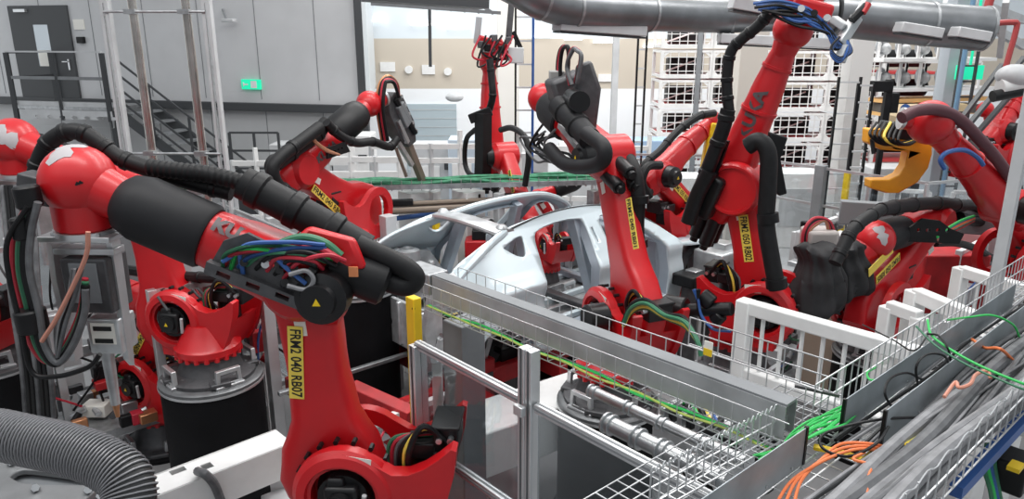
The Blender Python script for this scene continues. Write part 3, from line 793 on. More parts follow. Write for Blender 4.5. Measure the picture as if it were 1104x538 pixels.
def pedestal(c, top, r, lab, z0=0, brackets=True):
    o = thing('robot_pedestal', lab, 'pedestal', (c[0], c[1], z0), 'robot pedestals')
    x, y = c[0], c[1]
    M().lathe((x, y, z0), ZZ, [(0, r + .04), (.03, r + .04), (.04, r), (top - z0 - .06, r), (top - z0 - .05, r)], 40).build('drum', DRUM, o)
    M().lathe((x, y, top - .05), ZZ, [(0, r + .012), (.035, r + .012), (.05, r - .01)], 40).build('top_flange', mat('flange_grey', (.16, .165, .17), .4, .6, .2, 8), o)
    M().lathe((x, y, top - .06), ZZ, [(0, r + .008), (.0, r + .016), (.02, r + .016), (.02, r + .008)], 40).build('rim', ALU, o)
    if brackets:
        for k in range(4):
            a = math.pi / 4 + k * math.pi / 2; d = V((math.cos(a), math.sin(a), 0)); t = V((-d.y, d.x, 0))
            cc = V((x, y, top)) + d * (r * .82)
            q = M(); q.prism([[(-.11, 0), (.11, 0), (.10, .15), (-.10, .15)], [(-.075, .035), (.075, .035), (.07, .115), (-.07, .115)]], (cc, t, ZZ, d), -.02, .02)
            q.box(cc - d * .04 + ZZ * .012, (.24, .16, .022), (t, d, ZZ)); q.build('lifting_bracket', ALU, o, bevel=.004)
            q = M()
            for s_ in (-1, 1): q.cyl(cc - d * .07 + t * .08 * s_ + ZZ * .02, cc - d * .07 + t * .08 * s_ + ZZ * .055, .018, seg=8)
            q.build('bolt', STEEL, o)
    return o

class Robot:
    def __init__(s, lab, a2, a3, a5, D, hdg, top, sc=1.0, text=None, t_pos=.5, kuka=None, ballr=.165, sleeve=None, tool=None, motor=True,
                 base=None, group='red six-axis welding robots', detail=2, link_w=1.0, rc=None, flip=False, rear=True, elbow=None, lab2=None, side=None, lead='forearm', ped=True, ped_r=.4, ped_lab=None, text_len=.43, labpx=None, fa=None, disc=None, wup=0., bsc=1.0):
        s.h = V((math.cos(R(hdg)), math.sin(R(hdg)), 0)); n = V((-s.h.y, s.h.x, 0))
        s.A2 = P(*a2, D)
        s.N = n if n.dot(EYE - s.A2) > 0 else -n
        s.A3 = PN(*a3, s.A2, s.N); s.A5 = PN(*a5, s.A2, s.N)
        s.B = V((s.A2.x, s.A2.y, 0)) - s.h * .33 * sc if base is None else V((base[0], base[1], 0))
        s.top = top; s.sc = sc
        if ped: pedestal((s.B.x, s.B.y), top, ped_r, ped_lab)
        s.labpx = labpx; s.disc = disc; s.wup = wup; s.bsc = bsc
        s.RC = (s.A2 if flip else s.on(a2[0], a2[1], .24) - s.N * .24) if rc is None else s.on(rc[0], rc[1], 0); s.MN = -s.N if flip else s.N; s.rear = rear; s.elbow = elbow; s.lab2 = lab2
        s.o = thing('welding_robot', lab, 'robot', (s.B.x, s.B.y, top), group)
        s.EL = s.A3.copy()
        if fa: s.FA = PN(*fa, s.A2, s.N)
        else: s.FA = s.A3
        s.e = (s.A5 - s.FA).normalized(); s.L = (s.A5 - s.FA).length
        s.g = s.N.cross(s.e)
        if s.g.z < 0: s.g = -s.g
        s.detail = detail
        s.base_part(); s.link_part(link_w, text, t_pos, text_len); s.forearm_part(ballr, sleeve, kuka, motor)
    def on(s, px, py, off=0.): return PN(px, py, s.A2 + s.N * off, s.N)
    def pts(s, L, off=0.):
        return [s.on(q[0], q[1], (q[2] if len(q) > 2 else off)) for q in L]
    def hose(s, name, L, r, m=RUBBER, off=0., rib=0, bands=0, seg=10, ribd=.12):
        p = s.pts(L, off); o = M().tube(p, r, seg=seg, sub=7, rib=rib, ribd=ribd).build(name, m, s.o)
        if bands:
            sp = spline(p, 7)
            for k in range(bands):
                i = int((k + .5) / bands * (len(sp) - 2)); d = (sp[i + 1] - sp[i]).normalized()
                M().cyl(sp[i] - d * r * .45, sp[i] + d * r * .45, r * 1.15, seg=14, bev=r * .15).build('hose_clamp', BLACK, s.o)
        return o
    def base_part(s):
        o, sc, A2, h, N = s.o, s.sc * s.bsc, s.RC, s.h, s.MN
        b = V((s.B.x, s.B.y, s.top)); H = A2.z - s.top
        M().lathe(b, ZZ, [(0, .36 * sc), (.03, .36 * sc), (.05, .30 * sc), (H * .12, .26 * sc), (H * .36, .21 * sc), (H * .40, .23 * sc)], 32).build('base', IRON, o)
        for k in range(4):
            a = R(45) + k * math.pi / 2 + math.atan2(h.y, h.x); d = V((math.cos(a), math.sin(a), 0))
            M().bar(b + d * .2 * sc + ZZ * .03, b + d * .38 * sc + ZZ * .03, .16 * sc, .045).build('base_foot', IRON, o, bevel=.01)
        c0 = b + ZZ * H * .40
        M().lathe(c0, ZZ, [(0, .24 * sc), (.03, .265 * sc), (.08, .265 * sc), (.10, .24 * sc), (max(.12, H * .55), .15 * sc)], 36).build('turret', RED, o)
        q = M()
        for k in range(20):
            a = 2 * math.pi * k / 20; d = V((math.cos(a), math.sin(a), 0)); q.cyl(c0 + d * .25 * sc - ZZ * .005, c0 + d * .25 * sc + ZZ * .035, .022 * sc, seg=8)
        q.build('turret_bolts', RED, o)
        # carousel with its plough-shaped rear; outline in (-h, z) about A2
        low = -(H * .62)
        ro = .25 * sc
        arc = [(ro * math.cos(t), ro * math.sin(t)) for t in [R(50) + k * R(190) / 16 for k in range(17)]]
        out = arc + [(-.12 * sc, max(low, -.30 * sc)), (.38 * sc, max(low, -.30 * sc)), (.44 * sc, -.22 * sc), (.51 * sc, (-.08 + s.wup * .4) * sc), (.56 * sc, (.08 + s.wup * .8) * sc), (.575 * sc, (.20 + s.wup) * sc), (.55 * sc, (.21 + s.wup) * sc), (.48 * sc, (.155 + s.wup * .9) * sc), (.41 * sc, (.12 + s.wup * .7) * sc), (.33 * sc, (.10 + s.wup * .5) * sc), (.25 * sc, (.12 + s.wup * .2) * sc)]
        fr = (A2, -h, ZZ, N)
        q = M(); q.prism([out, circ(.165 * sc)], fr, .17 * sc, .26 * sc); q.build('carousel', RED, o, bevel=.018 * sc)
        M().prism([out, circ(.165 * sc)], fr, -.26 * sc, -.20 * sc).build('carousel_side', RED, o, bevel=.018 * sc)
        q = M()
        fl = [(-.1, -.29), (.37, -.29), (.45, -.15), (.50, .0), (.44, -.02), (.40, -.12), (.30, -.2), (-.1, -.22)]
        q.prism([(x * sc, max(low, y * sc)) for x, y in fl], fr, -.22 * sc, .2 * sc); q.build('carousel_floor', RED, o)
        M().lathe(A2 + N * .20 * sc, N, [(0, .262 * sc), (.045 * sc, .262 * sc), (.075 * sc, .235 * sc), (.085 * sc, .19 * sc), (.0, .165 * sc)], 40, cap=False).build('shoulder_ring', RED, o)
        q = M()
        for k in range(18):
            a = 2 * math.pi * k / 18
            q.cyl(A2 + (h * math.cos(a) + ZZ * math.sin(a)) * .262 * sc + N * .13 * sc, A2 + (h * math.cos(a) + ZZ * math.sin(a)) * .262 * sc + N * .175 * sc, .014 * sc, seg=6)
        q.build('shoulder_bolts', MOTOR, o)
        # shoulder motor inside the ring
        m = M(); m.lathe(A2 + N * .10 * sc, N, [(0, .155 * sc), (.08 * sc, .155 * sc), (.1 * sc, .13 * sc), (.16 * sc, .13 * sc)], 24)
        mo = m.build('shoulder_motor', MOTOR, o)
        m = M(); m.box(A2 + N * .26 * sc, (.17 * sc, .17 * sc, .10 * sc), (h, ZZ, N)); m.box(A2 + N * .25 * sc + ZZ * .09 * sc + h * .03, (.09 * sc, .07 * sc, .08 * sc), (h, ZZ, N))
        m.build('motor_housing', MOTOR, mo, bevel=.018 * sc)
        M().cyl(A2 + N * .31 * sc, A2 + N * .335 * sc, .065 * sc, seg=20).build('motor_cap', MOTOR, mo)
        M().prism([(-.016, -.012), (.016, -.012), (0, .018)], (A2 + N * .337 * sc, h, ZZ, N), 0, .002).build('warning_triangle', YEL, mo)
        M().cyl(A2 + N * .30 * sc - h * .12 * sc + ZZ * .05, A2 + N * .28 * sc - h * .10 * sc - ZZ * .08, .013, seg=8).build('cable_plug', LGREY, mo)
        if s.detail > 1:
            M().prism([(-.06, -.03), (.07, -.05), (.08, .02), (-.05, .04)], (A2 - h * .08 * sc + ZZ * .205 * sc, -h, ZZ, N), .262 * sc, .264 * sc).build('rating_sticker', STK, o)
        # rotation motor and connector boxes riding in the plough
        am = M(); c = A2 - h * .37 * sc + ZZ * .04 * sc
        am.cyl(c - ZZ * .10 * sc, c + ZZ * .12 * sc, .09 * sc, seg=16, bev=.012); am.build('rotation_motor', MOTOR, o)
        am = M(); am.box(c + ZZ * .15 * sc - h * .0 + N * .05 * sc, (.15 * sc, .14 * sc, .09 * sc), (h, N, ZZ)); am.build('connector_box', MOTOR, o, bevel=.01)
        am = M(); c2 = A2 - h * .50 * sc + ZZ * (.20 + s.wup * .6) * sc
        am.box(c2, (.13 * sc, .22 * sc, .13 * sc), (h, N, ZZ)); am.box(c2 + ZZ * .07 * sc, (.15 * sc, .24 * sc, .02 * sc), (h, N, ZZ)); cb = am.build('connector_box', MOTOR, o, bevel=.008)
        q = M()
        for k in (-1, 1): q.cyl(c2 + N * .11 * sc + h * .03 * k + ZZ * .02, c2 + N * .15 * sc + h * .03 * k + ZZ * .02, .016 * sc, seg=10)
        q.build('connector_plug', STEEL, cb)
        # cable loom arcing from the box into the shoulder
        cols = [DGRN, CRED, CGRY, BLACK, LABY, BLACK]
        if s.detail > 1:
            for k, m_ in enumerate(cols):
                o2 = (k - 2.5) * .022 * sc
                p = [A2 - h * (.52 * sc) + ZZ * .22 * sc + N * (.05 * sc + o2), A2 - h * (.40 * sc) + ZZ * (.30 * sc + o2) + N * (.1 * sc + o2),
                     A2 - h * (.27 * sc + o2) + ZZ * .22 * sc + N * (.12 * sc + o2), A2 - h * (.25 * sc + o2) + ZZ * .02 * sc + N * .1 * sc]
                M().tube(p, (.016 if m_ is BLACK else .012) * sc, seg=6).build('loom_cable', m_, o)
    def link_part(s, lw, text, tp, tl):
        sc, A2, A3, N, o = s.sc, s.A2, s.A3, s.N, s.o
        u = (A3 - A2); L = u.length; u = u / L; p = N.cross(u)
        back = p if p.dot(s.h) < 0 else -p
        wt = [(-.30, .12), (-.27, .2), (-.15, .26), (0, .285), (.14, .25), (.32, .165), (.55, .14), (.80, .15), (.93, .165), (1.0, .165)]
        dt = [(-.2, .10), (0, .12), (.4, .115), (1, .10)]
        q = M(); rs = []
        tt = [-.255, -.25, -.22, -.17, -.1, 0, .08, .16, .24, .32, .42, .52, .62, .72, .82, .9, .97, 1.03, 1.08, 1.115, 1.125]
        for t in tt:
            l = t * L
            if t < 0:
                w = math.sqrt(max(.0008, (.285 ** 2 - (l) ** 2))) if abs(l) < .285 else .03
            elif t > .93:
                k = (l - L) / .165 if l > L else 0; w = interp(t, wt) * math.sqrt(max(.02, 1 - k * k))
            else: w = interp(t, wt)
            rs.append(supring(A2 + u * l + back * (.0 if t > .3 else 0), p, N, w * sc * lw, interp(t, dt) * sc, 32, .42))
        q.rings(rs); q.build('link_arm', RED, o, sharp=50)
        # raised ribs along both edges
        th = interp(.5, dt) * sc
        if text:
            c = A2 + u * L * tp + N * (th + .003)
            if s.labpx:
                c = s.on(s.labpx[0], s.labpx[1], th + .003)
            d = -u
            if s.labpx and len(s.labpx) == 4:
                c2 = s.on(s.labpx[2], s.labpx[3], th + .003); d = (c2 - c).normalized(); tl = (c2 - c).length * 1.05; c = (c + c2) / 2
            up = N.cross(d); s.lab_d = d
            ln, wd_ = tl, .08
            lb = M().prism([(-ln / 2, -wd_ / 2), (ln / 2, -wd_ / 2), (ln / 2, wd_ / 2), (-ln / 2, wd_ / 2)], (c, d, up, N), -.004, .002).build('name_label', LABY, o)
            tv, _ = text_verts(text, .078); wx = max(a for a, b in tv) - min(a for a, b in tv)
            lettering('lettering', text, .078, c + N * .004, d * (ln * .93 / wx), up, lb, bold=.0015)
        if s.lab2:
            c = s.on(950, 281, th + .003); u = -d
            M().prism([(-tl / 2, -.04), (tl / 2, -.04), (tl / 2, .04), (-tl / 2, .04)], (c, -u, N.cross(-u), N), -.004, .002).build('worn_label', LABY, o)
        st = A2 + u * L * .80 + N * (interp(.8, dt) * sc + .002)
        M().box(st + p * .02, (.06, .10, .006), (p, u, N)).build('small_sticker', STK, o)
    def forearm_part(s, br, sleeve, kuka, motor):
        sc, A3, A5, N, e, g, L, o = s.sc, s.FA, s.A5, s.N, s.e, s.g, s.L, s.o
        M().lathe(s.EL - N * .17 * sc, N, [(0, .15 * sc), (.03 * sc, .18 * sc), (.30 * sc, .18 * sc), (.35 * sc, .14 * sc)], 36).build('elbow_housing', RED, o)
        EM = s.EL if s.elbow is None else s.on(s.elbow[0], s.elbow[1], .25) - N * .25
        if motor:
            N_ = N; N = s.MN
            mo = M().lathe(EM + N * .17 * sc, N, [(0, .13 * sc), (.10 * sc, .125 * sc), (.12 * sc, .085 * sc), (.15 * sc, .08 * sc)], 28).build('elbow_motor', MOTOR, o)
            M().prism([(-.02, -.015), (.02, -.015), (0, .022)], (EM + N * .323 * sc, s.h, ZZ, N), 0, .002).build('warning_triangle', YEL, mo); N = N_
        tab = [(-.26, .13), (-.2, .155), (0, .17), (.25, .155), (.5, .135), (.62, .125), (.80, .105), (.9, .085), (1, .08)]
        rs = []
        for t in [-.26 + k * .0525 for k in range(24)]:
            if t > .97: break
            r = interp(t, tab) * sc; sq = .55 if t < .3 else .8
            rs.append(supring(A3 + e * (t * L if t > 0 else t), g, N, r, r * .92, 32, sq))
        M().rings(rs).build('forearm', RED, o, sharp=50)
        s.frad = lambda t: interp(t, tab) * sc
        for t in (.52, .78):
            r = s.frad(t) + .012
            M().cyl(A3 + e * (t * L - .012), A3 + e * (t * L + .012), r, seg=32).build('forearm_collar', RED, o)
        q = M()
        for a in ((90, 210, 330) if s.rear else ()):
            c = A3 - e * .24 * sc + (g * math.sin(R(a)) + N * math.cos(R(a))) * .085 * sc
            q = M(); q.cyl(c, c - e * .26 * sc, .058 * sc, seg=16, bev=.01); q.cyl(c - e * .26 * sc, c - e * .30 * sc, .035 * sc, seg=12)
            q.build('wrist_motor', MOTOR, o)
        if sleeve:
            t0, t1, r = sleeve[:3]; m_ = sleeve[3] if len(sleeve) > 3 else SLEEVE
            M().lathe(A3 + e * (t0 * L), e, [(0, r * .92), (.02, r), ((t1 - t0) * L * .75, r), ((t1 - t0) * L * .92, r * .86), ((t1 - t0) * L, r * .62)], 36).build('forearm_cover', m_, o)
        w = M(); w.sphere(A5, br, (1, 1, 1), 32); w.cyl(A5 - e * br * 1.7, A5, br * .55, br * .8, seg=24)
        s.br = br; s.wrist = w.build('wrist', RED, o)
        if kuka:
            t, size, dr = kuka[:3]; lift = kuka[3] if len(kuka) > 3 else 0; d = e * dr; up = N.cross(d); r = s.frad(t) * (.94 + .12 * min(1, lift)) + .006; c = A3 + e * t * L
            def fn(a, b): 
                an = b / r + lift; return c + d * a + up * (r * math.sin(an)) + N * (r * math.cos(an) + .001)
            lettering('lettering_logo', 'KUKA', size, None, None, None, o, LOGO, bold=.006, fn=fn)
    def flange(s, d, l=.12, r=None):
        d = V(d).normalized(); r = r or s.br * .8
        M().cyl(s.A5, s.A5 + d * (s.br + l), r, seg=28, bev=.01).build('wrist_flange', RED, s.o)
        c = s.A5 + d * (s.br + l); M().cyl(c, c + d * .03, r * 1.05, seg=28).build('tool_plate', ALU, s.o)
        return c + d * .03, d
# ---- front robot, lower left of centre
r1 = Robot('large red robot in the foreground with yellow label FRM2 040 RB07', (362, 506), (328, 300), (85, 195), 4.2, 177, .90, text='FRM2 040 RB07', labpx=(318, 354, 320, 428), rc=(384, 506), wup=.08, rear=False, elbow=(347, 320), sc=1.06,
           kuka=(.285, .105, -1, .85), ballr=.185, sleeve=(.42, .82, .175), ped_lab='black robot pedestal under the foreground robot, mostly below the picture edge')
c, d = r1.flange((-.02, .05, -1), .06, .15)
def gun_frame(rb, c):
    o = rb.o
    Xa, Ya = -rb.h, rb.N
    t = M(); t.box(c - ZZ * .01, (.38, .26, .03), (Xa, Ya, ZZ)); t = t.build('tool_frame', ALU, o, bevel=.004)
    def sub(m, n, mt, **k): return m.build(n, mt, t, **k)
    sub(M().prism([[(-.07, 0), (.07, 0), (.085, -.25), (.05, -.72), (-.02, -.72), (-.08, -.3)], circ(.025, 12, 0, -.2), circ(.025, 12, .01, -.4)], (c - Xa * .17, Ya, ZZ, Xa), -.015, .015), 'side_plate', ALU)
    sub(M().prism([(-.04, 0), (.04, 0), (.045, -.7), (.0, -.76), (-.03, -.4)], (c + Xa * .13, Ya, ZZ, Xa), -.015, .015), 'side_plate', ALU)
    sub(M().box(c - ZZ * .09 + Ya * .02, (.34, .10, .035), (Xa, Ya, ZZ)), 'cross_bar', ALU, bevel=.004)
    sub(M().box(c - ZZ * .27 + Xa * .01, (.25, .20, .30), (Xa, Ya, ZZ)), 'transformer', IRON, bevel=.012)
    sub(M().box(c - ZZ * .25 + Xa * .01 + Ya * .103, (.15, .01, .22), (Xa, Ya, ZZ)), 'cover_plate', MGREY, bevel=.004)
    sub(M().box(c - ZZ * .56 + Xa * .05, (.18, .16, .20), (Xa, Ya, ZZ)), 'drive_box', CAST, bevel=.01)
    sub(M().box(c - ZZ * .54 + Xa * .05 + Ya * .083, (.13, .004, .12), (Xa, Ya, ZZ)), 'type_plate', STK)
    sub(M().box(c - ZZ * .58 + Xa * .05 + Ya * .086, (.10, .004, .025), (Xa, Ya, ZZ)).box(c - ZZ * .51 + Xa * .05 + Ya * .086, (.10, .004, .025), (Xa, Ya, ZZ)), 'plate_bars', INK)
    sub(M().cyl(c - ZZ * .66, c - ZZ * 1.0, .035, .025, seg=12), 'electrode_shaft', CAST)
    sub(M().cyl(c - ZZ * 1.0, c - ZZ * 1.08, .02, .01, seg=12), 'electrode_tip', COPPER)
    for k in range(4): sub(M().cyl(c + Xa * (-.12 + .08 * k) + Ya * .1 + ZZ * .0, c + Xa * (-.12 + .08 * k) + Ya * .1 + ZZ * .02, .012, seg=8), 'bolt', STEEL)
    return t
gun_frame(r1, c)
r1.hose('hose_sleeve', [(262, 197), (300, 217), (345, 241), (395, 270)], .086, off=-.02, bands=3, seg=20)
r1.hose('supply_hose', [(385, 264), (418, 279), (440, 291), (447, 301), (436, 308), (412, 301), (392, 293)], .056, off=.06, seg=18)
r1.hose('supply_hose', [(262, 197), (225, 188), (190, 184), (160, 180)], .045, off=-.14, rib=.03, seg=14)
r1.hose('supply_hose', [(250, 208), (205, 196), (160, 182), (128, 170), (108, 155), (88, 143), (70, 143), (52, 155), (42, 175), (36, 198), (28, 222)], .045, off=-.2, seg=14, bands=9)
# black connector cylinder at the end of the loop
p0, p1 = r1.on(350, 283, .12), r1.on(408, 304, .08)
M().lathe(p0, p1 - p0, [(0, .06), (.02, .085), (.03, .10), (.27, .115), (.31, .115), (.33, .09)], 28).build('hose_holder', BLACK, r1.o)
M().box(r1.on(381, 293, .215), (.045, .05, .01), (r1.h, ZZ, r1.N)).build('warning_sticker', mat('sticker_orange', (.7, .25, .1), .5), r1.o)
# slotted connector plate with coloured cables arching over it
fr = (r1.on(285, 288, .24), (r1.on(330, 305, .24) - r1.on(240, 272, .24)).normalized(), None, r1.N)
fr = (fr[0], fr[1], r1.N.cross(fr[1]) if r1.N.cross(fr[1]).z > 0 else -r1.N.cross(fr[1]), fr[3])
plate = [(-.25, -.07), (.24, -.09), (.27, .0), (.14, .05), (.04, .12), (-.12, .14), (-.22, .06)]
M().prism([plate] + [circ(.018, 10, -.14 + k * .085, .035 - .004 * k) for k in range(5)], fr, -.012, .012).build('connector_plate', IRON, r1.o)
M().prism([[(-.26, -.12), (.25, -.13), (.25, -.07), (-.26, -.055)]] + [[(-.2 + k * .15, -.105), (-.13 + k * .15, -.107), (-.13 + k * .15, -.082), (-.2 + k * .15, -.08)] for k in range(3)], fr, .0, .05).build('slotted_rail', IRON, r1.o)
def arc_cables(rb, starts, ends, mids, cols, r=.011, off=.26, name='coloured_cable'):
    for k, m_ in enumerate(cols):
        a, b_, c_ = starts[k % len(starts)], mids[k % len(mids)], ends[k % len(ends)]
        rb.hose(name, [(a[0], a[1], off), (b_[0], b_[1], off + .06), (c_[0], c_[1], off - .02)] if len(b_) == 2 else [(a[0], a[1], off)] + [(b_[i], b_[i + 1], off + .05) for i in range(0, len(b_), 2)] + [(c_[0], c_[1], off - .02)], r, m_, seg=7)
arc_cables(r1, [(240, 290), (243, 286), (248, 292), (257, 288), (266, 286), (276, 290), (288, 292), (296, 296), (306, 300), (262, 296)],
           [(352, 272), (356, 276), (360, 279), (352, 268), (358, 284), (362, 287), (348, 290), (340, 296), (372, 281), (350, 264)],
           [(245, 273, 286, 264), (252, 274, 298, 270), (260, 270, 305, 272), (272, 276, 312, 268), (285, 274, 322, 274), (292, 277, 330, 272), (300, 278, 335, 281), (312, 281, 338, 286), (322, 283, 352, 275), (262, 266, 310, 261)],
           [CLGY, CGRN, CLGY, CRED, DGRN, BLACK, CRED, BLACK, CRED, CBLU, DGRN, CRED, CGRN, CBLU])
r1.hose('green_hose', [(268, 286), (284, 274), (304, 262), (327, 256), (350, 262), (368, 276)], .021, DGRN, off=.22, seg=10)
r1.hose('red_hose', [(300, 292), (318, 280), (328, 268), (345, 268), (366, 280)], .02, CRED, off=.24, seg=10)
r1.hose('grey_cable', [(310, 308), (330, 312), (338, 302), (330, 292), (312, 296)], .012, CLGY, off=.32, seg=7)
r1.hose('blue_hose', [(240, 282), (262, 270), (290, 273), (310, 290), (330, 306)], .012, CBLU, off=.3, seg=7)
for (x, y) in ((262, 284), (285, 286), (300, 292), (316, 290), (322, 300), (336, 292), (306, 306)):
    M().cyl(r1.on(x, y, .22), r1.on(x + 1, y - 1, .30), .02, seg=10).build('cable_gland', STEEL if x % 2 else MOTOR, r1.o)
M().prism([(-.22, -.06), (.20, -.05), (.15, .10), (-.08, .16), (-.2, .06)], (r1.on(352, 278, .16), r1.h * -1, ZZ, r1.N), -.03, .03).build('elbow_shield', RED, r1.o, bevel=.02)
# hoses dropping beside the gun frame
for k, (m_, dx, r) in enumerate(((CRED, 0, .016), (DGRN, 7, .018), (BLACK, 13, .022), (CGRY, 18, .018), (BLACK, -6, .013))):
    r1.hose('gun_hose', [(32 + dx * .5, 218), (16 + dx, 250), (14 + dx, 290), (24 + dx, 335), (34 + dx * .8, 372), (52 + dx * .6, 392 - abs(k - 2)), (70 + dx * .5, 372), (86 + dx * .3, 338), (92, 300 + k * 4)] if m_ is not BLACK or k == 2 else
            [(30, 222), (8, 260), (10, 300), (22, 350), (34, 400), (60, 406), (95, 396), (108, 382)], r, m_, off=.18 + .02 * k, seg=9)
r1.hose('copper_cable', [(95, 250), (93, 275), (78, 310), (60, 345), (45, 368)], .012, mat('cable_copper', (.50, .22, .16), .5), off=.28, seg=8)
for k in range(4): r1.hose('gun_cable', [(88 - k * 3, 290), (80 - k * 2, 320), (70 - k * 3, 350), (62, 385)], .012, [CGRY, BLACK, CLGY, CGRY][k], off=.24, seg=7)
for (x, y, r) in ((34, 345, .075), (30, 212, .06), (24, 246, .05)):
    M().cyl(r1.on(x - 3, y - 12, .21), r1.on(x + 3, y + 12, .21), r, seg=20, bev=.01).build('hose_bundle_clamp', BLACK, r1.o)
M().prism([(-.09, -.05), (.10, -.08), (.12, .06), (-.05, .10)], (r1.on(40, 205, .02), -r1.h, ZZ, r1.N), -.06, .06).build('hose_bracket', IRON, r1.o, bevel=.01)
cap(r1.A5, r1.br + .002, (-.05, -.25, .95), 34, 2).build('worn_patch', mat('worn_grey', (.42, .40, .41), .6), r1.o)
cap(r1.A5, r1.br + .002, (.5, -.86, .1), 5, 1).build('screw', MOTOR, r1.o)

# ---- robots at the left
r2 = Robot('red robot behind the foreground one, bare forearm reaching to the left edge', (187, 346), (153, 208), (15, 153), 6.4, 168, 1.16, kuka=None, ballr=.2, ped_r=.41, link_w=1.12, base=PZ(228, 402, 1.16)[:2],
           ped_lab='black drum pedestal with silver lifting brackets, left of the foreground robot')
c, d = r2.flange((0, .1, -1), .05, .16)
t = M().box(c - ZZ * .02, (.40, .3, .03), (r2.h, r2.N, ZZ)).build('tool_frame', CAST, r2.o)
for s_ in (-1, 1): M().box(c - ZZ * .4 + r2.h * .18 * s_, (.03, .22, .75), (r2.h, r2.N, ZZ)).build('side_plate', CAST, t)
M().box(c - ZZ * .3, (.3, .24, .34), (r2.h, r2.N, ZZ)).build('transformer', IRON, t, bevel=.01)
cap(r2.A5, r2.br + .002, (.25, -.9, .35), 36, 3).build('worn_patch', mat('worn_grey', (.42, .40, .41), .6), r2.o)
r2.hose('supply_hose', [(150, 196), (110, 178), (70, 160), (40, 150), (28, 165), (22, 190)], .05, off=-.2, bands=4)
r3 = Robot('low red robot with yellow label, behind the black drum on the left', (145, 416), (184, 338), (112, 303), 7.4, 154, .03, text='FRM2 040 RB08', labpx=(152, 365), ballr=.13, sleeve=(.5, .95, .11), 
           ped_lab='low black pedestal under the low red robot on the left', ped_r=.38)
r3.flange((-.6, .1, -.5), .03, .1)
r3.hose('supply_hose', [(235, 300), (200, 298), (160, 294), (120, 290), (100, 296)], .045, off=.2, bands=3)
r14 = Robot('red robot cut off by the left edge, only its rear end showing', (-66, 348), (-100, 210), (-230, 160), 6.5, 168, 1.15, ped_r=.42, base=PZ(-10, 385, 1.15)[:2], detail=1,
            ped_lab='black drum pedestal at the left edge, cut by the picture')
# ---- left middle robot with the welding gun
r4 = Robot('red robot with a welding gun in front of the grey wall', (388, 224), (318, 182), (398, 112), 8.1, 63, 1.55, flip=True, rear=False, text='FRM2 040 RB05', labpx=(338, 203, 369, 232), ballr=.14, sleeve=(.48, .88, .165, BLACK), kuka=(.25, .12, 1), base=PZ(383, 300, 1.6)[:2],
           ped_lab='tall black drum pedestal behind the foreground robot')
c, d = r4.flange(r4.e + V((.3, 0, -.1)), .05, .09)
fr = (r4.on(428, 128), (r4.on(452, 180) - r4.on(408, 82)).normalized(), None, r4.N); fr = (fr[0], fr[1], r4.N.cross(fr[1]), fr[3])
def weldgun(rb, fr, k=1.0, arms=True):
    O, X, Y, N = fr
    t = M(); t.prism([(-.36 * k, -.10 * k), (-.25 * k, -.17 * k), (.1 * k, -.18 * k), (.36 * k, -.10 * k), (.40 * k, .06 * k), (.2 * k, .17 * k), (-.2 * k, .16 * k), (-.34 * k, .08 * k)], fr, -.09 * k, .09 * k)
    t = t.build('weld_gun', IRON, rb.o, bevel=.015)
    M().box(O + X * -.05 * k + Y * .02 + N * .11 * k, (.3 * k, .14 * k, .06 * k), (X, Y, N)).build('cover_plate', MGREY, t, bevel=.01)
    M().box(O + X * .1 * k - Y * .11 * k + N * .10 * k, (.34 * k, .05 * k, .05 * k), (X, Y, N)).build('guide_rail', STEEL, t)
    M().cyl(O + X * -.3 * k + N * .1, O + X * .28 * k + N * .1 + Y * .08 * k, .035 * k, seg=12).build('actuator', BLACK, t)
    for j in range(5): M().cyl(O + X * (-.26 + j * .13) * k + Y * .1 * k + N * .08 * k, O + X * (-.26 + j * .13) * k + Y * .1 * k + N * .13 * k, .022 * k, seg=8).build('bolt', STEEL, t)
    return t
t4 = weldgun(r4, fr, .95)
a_, b_ = r4.on(434, 140, .0), r4.on(456, 196, .0)
M().bar(a_, b_, .09, .07, up=r4.N).build('electrode_arm', BROWN, t4, bevel=.008)
M().bar(r4.on(428, 152, .02), r4.on(444, 178, .02), .05, .05, up=r4.N).build('electrode_arm', CAST, t4)
M().cyl(r4.on(427, 160), r4.on(438, 190), .02, seg=8).build('electrode_shaft', BROWN, t4)
for k, m_ in enumerate((COPPER, BLACK, CRED, BLACK)):
    r4.hose('gun_cable', [(412 + k * 2, 152), (407 + k * 2, 118), (409 + k * 2, 92), (418, 82 + k * 2), (428 - k, 90), (430, 105)], .02, m_, off=.06 + k * .03, seg=8)
r4.hose('supply_hose', [(296, 178), (320, 160), (340, 146), (352, 132)], .07, off=.12, bands=2, seg=14)
r4.hose('supply_hose', [(352, 132), (366, 146), (384, 154), (402, 153), (420, 158), (428, 150)], .045, off=.22, bands=4, seg=12)
r4.hose('supply_hose', [(345, 137), (325, 152), (304, 168), (294, 182), (300, 200), (322, 214), (338, 226)], .06, off=.26, bands=2, seg=12)
M().prism([[(-.16, -.05), (.18, -.07), (.16, .05), (-.1, .06)]] + [circ(.012, 8, -.08 + k * .055, 0) for k in range(4)], (r4.on(362, 162, .25), (r4.on(372, 158, .25) - r4.on(352, 166, .25)).normalized(), r4.g, r4.N), -.01, .01).build('connector_plate', BLACK, r4.o)
for k in range(3): r4.hose('brown_cable', [(334, 142 + k), (340, 152 + k), (352, 161 + k), (366, 167)], .012, mat('cable_brown', (.4, .17, .09), .5), off=.27, seg=6)
